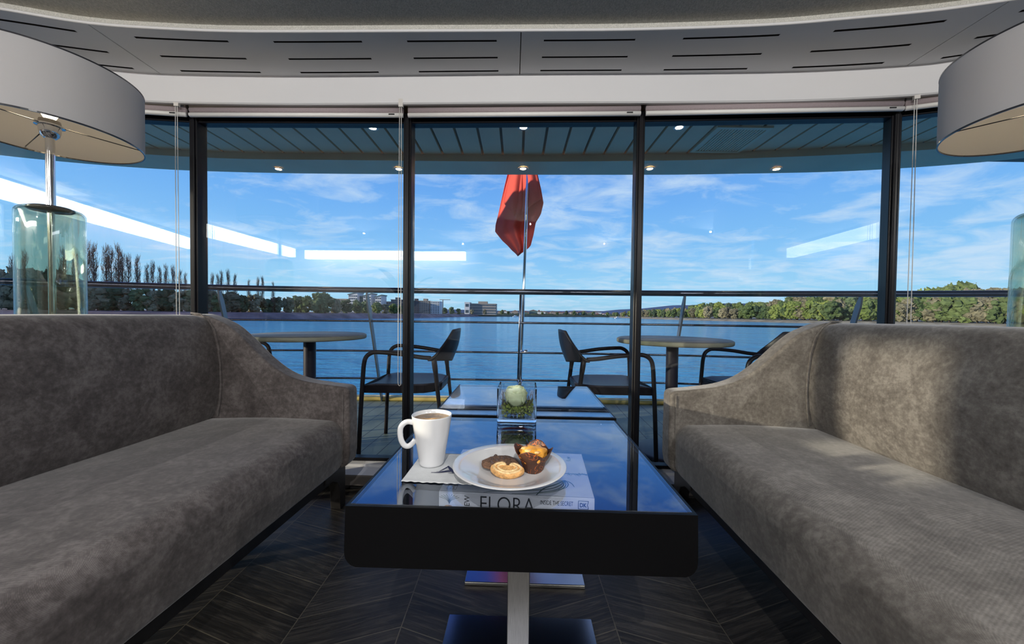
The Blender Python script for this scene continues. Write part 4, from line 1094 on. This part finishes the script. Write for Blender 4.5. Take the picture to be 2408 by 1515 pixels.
ridge('distant_hills', 250, 2600, 1500, [2, 30, 52, 64, 70, 72, 70, 74, 76, 70], 'low blue wooded hills beyond the right bank')
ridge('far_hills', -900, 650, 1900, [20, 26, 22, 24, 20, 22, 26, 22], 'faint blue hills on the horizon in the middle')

mb = MB(); n = 160; vs = []
for i in range(n):
    x = -110+310*i/(n-1); h = 4.5+2.2*noise.noise(Vector((x*.11, 2, 0)))+1.6*noise.noise(Vector((x*.45, 5, 0)))
    vs += [(x, 660, WZ), (x, 664, WZ+h*.7), (x, 670, WZ+h), (x, 690, WZ+h*.8)]
mb.add(vs, [(i*4+j, (i+1)*4+j, (i+1)*4+j+1, i*4+j+1) for i in range(n-1) for j in range(3)])
tag(mb.build('far_treeline', 'land_green', smooth=True, fix=False), 'dark low line of trees on the far bank below the town', 'trees', kind='stuff')
def crown_tree(seed, h, w, kind):
    rr = random.Random(seed); cr = MB()
    nb_ = 30
    for k in range(nb_):
        a = rr.random()*6.28; u = rr.random(); rad = w*.5*(.2+.6*rr.random())*math.sin(PI*(.12+.8*u))**.6
        z = h*(.16+.70*u); cr.blob((rad*math.cos(a), rad*math.sin(a), z), w*(.09+.11*rr.random()), 2, .42, 2.6, seed*20+k, sc=(1, 1, .95))
    base = list(cr.v)
    for k in range(2200):
        p = Vector(base[rr.randrange(len(base))]); d = Vector((rr.gauss(0, 1), rr.gauss(0, 1), rr.gauss(0, 1))).normalized()
        p = p+d*w*.035*rr.random(); s_ = w*.020*(.6+rr.random()); e = d.cross(Vector((rr.random(), rr.random(), 1))).normalized(); g = d.cross(e)
        q = [p+e*s_, p+g*s_, p-e*s_, p-g*s_]
        cr.add(q, [(0, 1, 2, 3)])
    tr = MB(); tr.tube([(0, 0, 0), (.1, 0, h*.3), (0, .1, h*.55)], [w*.025, w*.018, w*.008], 7)
    return cr, tr
PROTO = {}
def proto(kind, seed, h, w):
    key = (kind, seed)
    if key not in PROTO:
        cr, tr = crown_tree(seed, h, w, kind)
        t = bpy.data.objects.new('tree', None)
        c = cr.build('crown', kind, None, smooth=False, fix=False); k = tr.build('trunk', 'trunk', None, smooth=True, fix=False)
        PROTO[key] = (c.data, k.data); bpy.data.objects.remove(c); bpy.data.objects.remove(k)
    return PROTO[key]
def plant(name, kind, seed, x, y, s, label, group, z=WZ+1.5, sx=1.0):
    cd, kd = proto(kind, seed, 14, 11)
    t = thing(name, label, 'tree', (x, y, z), (x*7+y) % 6.28, group); t.scale = (s*sx, s*sx, s)
    for nm, d in (('crown', cd), ('trunk', kd)):
        o = bpy.data.objects.new(nm, d); COL.objects.link(o); o.parent = t
rr = random.Random(42)
def px2x(px_, Y): return (px_-1204-(745-757.5)*.0122*0)/880*Y
# right bank: (pixel column, distance, height m)
def rtop(px_):      # height of the tree line above the eye, in pixels of the photograph
    T = [(1425, 6), (1480, 10), (1520, 16), (1600, 20), (1660, 30), (1700, 33), (1760, 32), (1800, 40), (1860, 50), (1900, 56), (1960, 58), (2040, 60), (2120, 62), (2180, 72), (2250, 84), (2330, 78), (2400, 82), (2600, 90)]
    return curve_y(T, px_)
def rY(px_): return curve_y([(1425, 640), (1440, 560), (1520, 430), (1600, 350), (1700, 305), (1800, 272), (1950, 240), (2200, 212), (2400, 185), (2600, 160)], px_)
px_ = 1432
while px_ < 2560:
    for row in range(2):
        Y = rY(px_)+14+row*22+rr.uniform(-3, 3); hp_ = rtop(px_)*(.80+.25*rr.random() if row == 0 else .9+.15*rr.random())
        if row == 0: hp_ *= .78
        hm = hp_/880*Y+.906-(WZ+1.5); s = max(.35, hm/14)
        kind = rr.choices(['leaf_green', 'leaf_bright', 'leaf_dull', 'leaf_dark'], [5, 2, 3, 1.2])[0]
        where = 'by the third mullion' if px_ < 1500 else 'left of the leaning post' if px_ < 1590 else 'above the round table' if px_ < 1760 else 'left of the last mullion' if px_ < 2030 else 'right of the last mullion'
        adj = {'leaf_green': 'green', 'leaf_bright': 'bright yellow green', 'leaf_dull': 'dull olive budding', 'leaf_dark': 'dark green'}[kind]
        rowt = 'tree on the right river bank' if row == 0 else 'taller back row tree on the right bank'
        plant('leafy_tree', kind, rr.randrange(3), px2x(px_+rr.uniform(-4, 4), Y), Y, s, adj+' '+rowt+', '+where, adj+' trees '+where+(' front' if row == 0 else ' back'), sx=.9+.3*rr.random())
    px_ += max(9, 14*220/rY(px_)*1.35)
# left bank bushes
for px_, Y, hp_, kind in ((700, 215, 38, 'leaf_dark'), (722, 215, 34, 'leaf_green'), (748, 212, 46, 'leaf_dark'), (765, 215, 42, 'leaf_dark'), (790, 225, 30, 'leaf_dull'), (815, 232, 30, 'leaf_dark'), (840, 240, 26, 'leaf_dark'), (860, 250, 27, 'leaf_dark'), (885, 260, 22, 'leaf_green'), (905, 265, 20, 'leaf_dull'), (925, 270, 20, 'leaf_green'), (942, 275, 16, 'leaf_dark'),
        (675, 205, 30, 'leaf_dull'), (650, 200, 34, 'leaf_dull'), (625, 195, 30, 'leaf_dark'), (598, 190, 40, 'leaf_dull'), (570, 185, 36, 'leaf_dark'), (545, 182, 44, 'leaf_dull'), (515, 180, 40, 'leaf_dark'), (485, 178, 52, 'leaf_dull'), (455, 175, 44, 'leaf_dark'), (425, 172, 46, 'leaf_dull'), (395, 170, 50, 'leaf_dark'), (365, 168, 44, 'leaf_dull'), (335, 166, 52, 'leaf_dark'), (300, 164, 48, 'leaf_dull'), (265, 162, 58, 'leaf_dark'), (230, 160, 60, 'leaf_dull'), (195, 158, 70, 'leaf_dull'), (160, 156, 80, 'leaf_dull'), (120, 154, 90, 'leaf_dull'), (70, 150, 95, 'leaf_dull'), (20, 146, 90, 'leaf_dull'), (-40, 142, 90, 'leaf_dull'),
        (1045, 400, 12, 'leaf_dark'), (1062, 400, 14, 'leaf_dark'), (1078, 405, 11, 'leaf_green'), (1110, 440, 8, 'leaf_dull'), (1140, 440, 9, 'leaf_dull'), (1180, 520, 8, 'leaf_dark'), (1195, 520, 6, 'leaf_dark'), (1332, 600, 8, 'leaf_dark'), (1350, 600, 9, 'leaf_dark'), (1372, 610, 8, 'leaf_dark'), (1395, 610, 7, 'leaf_dark'), (1310, 610, 6, 'leaf_dark'), (1275, 620, 5, 'leaf_dark')):
    hm = hp_/880*Y+.906-(WZ+1.5)
    w_ = 'seen behind the left sofa' if px_ < 460 else 'left of the left round table' if px_ < 600 else 'above the left round table' if px_ < 800 else 'in front of the apartment blocks' if px_ < 950 else 'near the white office block' if px_ < 1160 else 'on the far bank'
    adj = {'leaf_green': 'green', 'leaf_dull': 'brownish budding', 'leaf_dark': 'dark green'}[kind]
    plant('bushy_tree', kind, rr.randrange(3), px2x(px_, Y), Y, hm/14, adj+' bushy tree across the river, '+w_, adj+' bushes '+w_, z=WZ+2.0)
# bare poplars
def poplar(seed, h):
    rr = random.Random(seed); b = MB(); b.tube([(0, 0, 0), (.1, 0, h*.5), (0, 0, h)], [.30, .18, .03], 6)
    for k in range(120):
        z0 = h*(.08+.80*rr.random()); a = rr.random()*6.28; ln = h*(.10+.16*rr.random())*(1.05-z0/h)**.5; sp = .075*h*(1-.6*z0/h)*rr.uniform(.5, 1.2)
        p0 = Vector((0, 0, z0)); p2 = Vector((sp*math.cos(a), sp*math.sin(a), z0+ln)); p1 = Vector((sp*.75*math.cos(a), sp*.75*math.sin(a), z0+ln*.4))
        b.tube([p0, p1, p2], [.07, .05, .02], 3, caps=False)
        for j in range(3):
            q = p0.lerp(p2, rr.uniform(.4, .95)); b.tube([q, q+Vector((rr.uniform(-.5, .5), rr.uniform(-.5, .5), rr.uniform(.8, 1.8)))], [.035, .015], 3, caps=False)
    return b
pp = [poplar(k, 24).build('x', 'bare_twig', None, fix=False) for k in range(3)]
ppd = [p.data for p in pp]
for p in pp: bpy.data.objects.remove(p)
for k, (px_, py_) in enumerate(((30, 600), (60, 590), (150, 580), (178, 590), (207, 566), (222, 572), (250, 574), (262, 580), (279, 573), (289, 590), (303, 597), (324, 600), (346, 620), (360, 612), (376, 626), (391, 620), (407, 622), (424, 634), (436, 640), (500, 640), (512, 642), (521, 634), (536, 631), (553, 642), (585, 655), (607, 649), (617, 647), (642, 660))):
    Y = 172+k*.9; hm = ((728+px_*.0035)-py_)/880*Y*1.0+.906-(WZ+2)
    w_ = 'through the left lamp glass' if px_ < 195 else 'right of the left lamp glass' if px_ < 300 else 'left of the leftmost mullion' if px_ < 445 else 'right of the leftmost mullion' if px_ < 570 else 'above the left round table'
    o = bpy.data.objects.new('bare_poplar', ppd[k % 3]); COL.objects.link(o); o.location = (px2x(px_, Y), Y, WZ+2); o.scale = (hm/24*.95, hm/24*.95, hm/24); o.rotation_euler = (0, 0, k)
    tag(o, 'tall slim bare poplar on the left bank, '+w_, 'tree', 'bare poplars '+w_)

# buildings
def building(name, label, pxa, pxb, Y, top, m, floors, cols, dep=14, roof='flat', win='bld_glass', rh=0, base=WZ+2):
    x0, x1 = px2x(pxa, Y), px2x(pxb, Y); zt = .906+top/880*Y
    t = thing(name, label, 'building', ((x0+x1)/2, Y, base)); w = (x1-x0)/2; h = zt-base
    b = MB()
    if roof == 'slant': b.extrude([(-w, 0), (w, 0), (w, h+rh), (-w, h)], 'y', 0, dep)
    else: b.box(-w, w, 0, dep, 0, h)
    b.build('walls', m, t)
    fh = h/floors; cw = 2*w/cols
    for f_ in range(floors):
        b = MB()
        for c_ in range(cols):
            b.box(-w+cw*(c_+.18), -w+cw*(c_+.82), -.15, .1, fh*(f_+.30), fh*(f_+.78))
        b.build('window_row', win, t)
    b = MB()
    if roof == 'slant': b.extrude([(-w-.6, h-.2), (w+.6, h+rh), (w+.6, h+rh+.7), (-w-.6, h+.5)], 'y', -.6, dep+.6)
    else:
        b.box(-w-.3, w+.3, -.3, dep+.3, h, h+.5); b.box(-w*.4, w*.3, dep*.3, dep*.7, h+.5, h+.5+rh)
    b.build('roof', m if roof == 'flat' else 'bld_green', t)
building('apartment_block', 'white apartment block with slanted dark roof, leftmost of the modern blocks', 819, 840, 330, 40, 'bld_white', 7, 5, roof='slant', rh=2)
building('apartment_block', 'dark green low block between the two slanted roofs', 840, 853, 335, 36, 'bld_green', 6, 3)
building('apartment_block', 'white apartment block with slanted dark roof left of the leaning post', 854, 872, 330, 37, 'bld_white', 7, 4, roof='slant', rh=2.2)
building('apartment_block', 'white apartment block with slanted roof right of the leaning post', 882, 896, 330, 35, 'bld_white', 6, 3, roof='slant', rh=1.6)
building('apartment_block', 'pale low block left of the slanted roof blocks', 786, 815, 340, 29, 'bld_tan', 4, 6)
building('apartment_block', 'grey low terrace block behind the trees', 896, 918, 345, 24, 'bld_tan', 4, 4)
building('apartment_block', 'tan apartment block just left of the second mullion', 919, 942, 345, 29, 'bld_tan', 8, 5, rh=2)
building('apartment_block', 'brown apartment block just right of the second mullion', 944, 965, 345, 28, 'bld_brown', 8, 5, rh=2)
building('apartment_block', 'long brown apartment block with stepped top', 966, 984, 350, 27, 'bld_brown', 8, 4, rh=2)
building('apartment_block', 'pale brown apartment block in the middle of the row', 985, 1010, 350, 27, 'bld_tan', 8, 5, rh=2)
building('apartment_block', 'unfinished concrete apartment block beside the crane', 1012, 1033, 350, 26, 'bld_white', 8, 4, rh=0)
building('apartment_block', 'long flat grey office block behind the flagpole\'s left', 1104, 1166, 470, 22, 'bld_tan', 4, 18, dep=30, rh=3)
building('apartment_block', 'bright white end tower of the office block', 1092, 1104, 465, 25, 'bld_white', 2, 1, dep=20)
cn = thing('tower_crane', 'thin tower crane beside the unfinished block', 'crane', (px2x(1041, 352), 352, WZ+2))
b = MB(); b.box(-.35, .35, -.35, .35, 0, 14.5); b.build('mast', 'bld_brown', cn)
b = MB(); b.box(-3, 7, -.25, .25, 14.0, 14.5); b.build('jib', 'bld_brown', cn)
for k in range(46):
    px_ = 1172+k*5.7+rr.uniform(-2, 2); Y = 700+rr.uniform(0, 200)
    x = px2x(px_, Y); w = rr.uniform(2.5, 8); h = rr.uniform(1.5, 5)*(1.3 if rr.random() < .2 else 1)
    t = thing('house', 'small distant '+('white' if k % 3 == 0 else 'beige' if k % 3 == 1 else 'grey')+' house in the town '+('left of' if px_ < 1230 else 'right of')+' the flagpole', 'building', (x, Y, WZ+1.5+rr.uniform(0, 4)), 0, 'distant '+('white', 'beige', 'grey')[k % 3]+' houses '+('left' if px_ < 1230 else 'right'))
    b = MB(); b.box(-w, w, 0, 8, -6, h); b.build('walls', ('bld_white', 'bld_tan', 'bld_green')[k % 3], t)
    b = MB(); b.extrude([(-w-.4, h), (w+.4, h), (0, h+2.4)], 'y', -.3, 8.3); b.build('roof', 'roof_red' if k % 2 else 'bld_brown', t)
for px_, Y, lb in ((1212, 430, 'small white boat on the far water left of the flagpole'), (1452, 390, 'small white boat near the right bank'), (985, 320, 'small pale boat moored below the brown blocks')):
    t = thing('boat', lb, 'boat', (px2x(px_, Y), Y, WZ-.05), .3)
    b = MB(); b.extrude([(-3, .2), (3.4, .2), (4.2, 1.1), (-3.2, 1.1)], 'y', -.9, .9); b.build('hull', 'boat_white', t)
    b = MB(); b.box(-1.5, 1.0, -.6, .6, 1.1, 2.1); b.build('cabin', 'bld_glass' if False else 'boat_white', t)

# ------------------------------------------------------------------ sky
w = bpy.data.worlds.new('sky'); SC.world = w; w.use_nodes = True; nt = w.node_tree; nt.nodes.clear()
out = N(nt, 'ShaderNodeOutputWorld'); bg = N(nt, 'ShaderNodeBackground'); L(nt, bg.outputs[0], out.inputs[0])
tc = N(nt, 'ShaderNodeTexCoord'); sx = N(nt, 'ShaderNodeSeparateXYZ'); L(nt, tc.outputs['Generated'], sx.inputs[0])
cr = N(nt, 'ShaderNodeValToRGB'); e = cr.color_ramp.elements
e[0].position = 0; e[0].color = (.34, .60, .80, 1); e[1].position = 1; e[1].color = (.006, .03, .20, 1)
for p_, c_ in ((.05, (.34, .66, .90)), (.14, (.25, .56, .92)), (.26, (.17, .44, .90)), (.38, (.11, .32, .82)), (.5, (.025, .11, .52)), (.7, (.010, .05, .34))):
    k = e.new(p_); k.color = rgba(c_)
L(nt, sx.outputs[2], cr.inputs[0])
# clouds on a plane overhead
ad = N(nt, 'ShaderNodeMath', operation='ADD', i_1=.12); L(nt, sx.outputs[2], ad.inputs[0])
mxm = N(nt, 'ShaderNodeMath', operation='MAXIMUM', i_1=.02); L(nt, ad.outputs[0], mxm.inputs[0])
dv = N(nt, 'ShaderNodeVectorMath', operation='DIVIDE'); L(nt, tc.outputs['Generated'], dv.inputs[0])
cc = N(nt, 'ShaderNodeCombineXYZ'); [L(nt, mxm.outputs[0], cc.inputs[i]) for i in range(3)]; L(nt, cc.outputs[0], dv.inputs[1])
mp = N(nt, 'ShaderNodeMapping'); mp.inputs['Scale'].default_value = (1.0, 1.35, .0); mp.inputs['Rotation'].default_value = (0, 0, .5); mp.inputs['Location'].default_value = (3.7, 1.3, 0)
L(nt, dv.outputs[0], mp.inputs[0])
n1 = N(nt, 'ShaderNodeTexNoise', i_Scale=2.3, i_Detail=9.0, i_Roughness=.62, i_Distortion=.5); L(nt, mp.outputs[0], n1.inputs['Vector'])
n2 = N(nt, 'ShaderNodeTexNoise', i_Scale=.7, i_Detail=3.0); L(nt, mp.outputs[0], n2.inputs['Vector'])
ms = N(nt, 'ShaderNodeMath', operation='MULTIPLY_ADD', i_1=.55); L(nt, n2.outputs[0], ms.inputs[0]); L(nt, n1.outputs[0], ms.inputs[2])
# more cloud to the right (+x) than to the left
mx_ = N(nt, 'ShaderNodeMath', operation='MULTIPLY_ADD', i_1=.06); L(nt, sx.outputs[0], mx_.inputs[0]); L(nt, ms.outputs[0], mx_.inputs[2])
c2 = N(nt, 'ShaderNodeValToRGB'); c2.color_ramp.elements[0].position = .74; c2.color_ramp.elements[1].position = 1.0
c2.color_ramp.elements[0].color = (0, 0, 0, 1); c2.color_ramp.elements[1].color = (.78, .78, .78, 1)
L(nt, mx_.outputs[0], c2.inputs[0])
mxx = N(nt, 'ShaderNodeMix', data_type='RGBA'); L(nt, c2.outputs[0], mxx.inputs[0]); L(nt, cr.outputs[0], mxx.inputs[6]); mxx.inputs[7].default_value = (.62, .76, .93, 1)
L(nt, mxx.outputs[2], bg.inputs[0]); bg.inputs[1].default_value = 1.12

# ------------------------------------------------------------------ lights
def area(name, loc, rot, sx_, sy_, e_, col=(1, 1, 1)):
    l = bpy.data.lights.new(name, 'AREA'); l.shape = 'RECTANGLE'; l.size = sx_; l.size_y = sy_; l.energy = e_; l.color = col
    o = bpy.data.objects.new(name, l); COL.objects.link(o); o.location = loc; o.rotation_euler = rot; return o
sl = bpy.data.lights.new('sun', 'SUN'); sl.energy = 5.5; sl.angle = R(.9); sl.color = (1, .86, .66)
so = bpy.data.objects.new('sun', sl); COL.objects.link(so)
so.rotation_euler = Vector((.93, .30, -.17)).to_track_quat('-Z', 'Y').to_euler()
# unseen fill spots without fixtures, added to brighten the saloon
for k, (x, y, e_, a_) in enumerate(((-1.05, .15, 6, 30), (1.15, -.2, 8, 80), (0, -1.0, 20, 120), (-2.4, -1.6, 20, 120), (2.4, -1.6, 20, 120), (-1.2, -2.4, 22, 125), (1.2, -2.4, 22, 125))):
    l = bpy.data.lights.new('saloon_fill_spot', 'SPOT'); l.energy = e_*4.6; l.spot_size = R(a_+40); l.spot_blend = .8; l.shadow_soft_size = .006; l.color = (1, .97, .93)
    o = bpy.data.objects.new('saloon_fill_spot', l); COL.objects.link(o); o.location = (x, y, 2.10); o.rotation_euler = (R(52 if y < -.5 else 0), 0, 0)
#


# ------------------------------------------------------------------ camera and view
cam = bpy.data.cameras.new('camera'); cam.sensor_width = 36; cam.lens = 880/2408*36; cam.clip_start = .02; cam.clip_end = 9000
co = bpy.data.objects.new('camera', cam); COL.objects.link(co); SC.camera = co
P_, R_ = R(1.27), R(.7)
F = Vector((0, math.cos(P_), -math.sin(P_))); U0 = Vector((0, math.sin(P_), math.cos(P_))); R0_ = Vector((1, 0, 0))
RT_ = R0_*math.cos(R_)+U0*math.sin(R_); UP = U0*math.cos(R_)-R0_*math.sin(R_)
M = Matrix((RT_, UP, -F)).transposed().to_4x4(); M.translation = (0, 0, .906); co.matrix_world = M
SC.view_settings.view_transform = 'Standard'; SC.view_settings.look = 'None'; SC.view_settings.gamma = 1; SC.view_settings.use_curve_mapping = False
SC.view_settings.exposure = 0.0
SC.cycles.use_denoising = True
try: SC.cycles.denoiser = 'OPENIMAGEDENOISE'
except Exception: pass
SC.cycles.max_bounces = 10; SC.cycles.transparent_max_bounces = 24; SC.cycles.diffuse_bounces = 4; SC.cycles.glossy_bounces = 5; SC.cycles.transmission_bounces = 8
SC.cycles.caustics_reflective = False; SC.cycles.caustics_refractive = False; SC.cycles.sample_clamp_indirect = 6
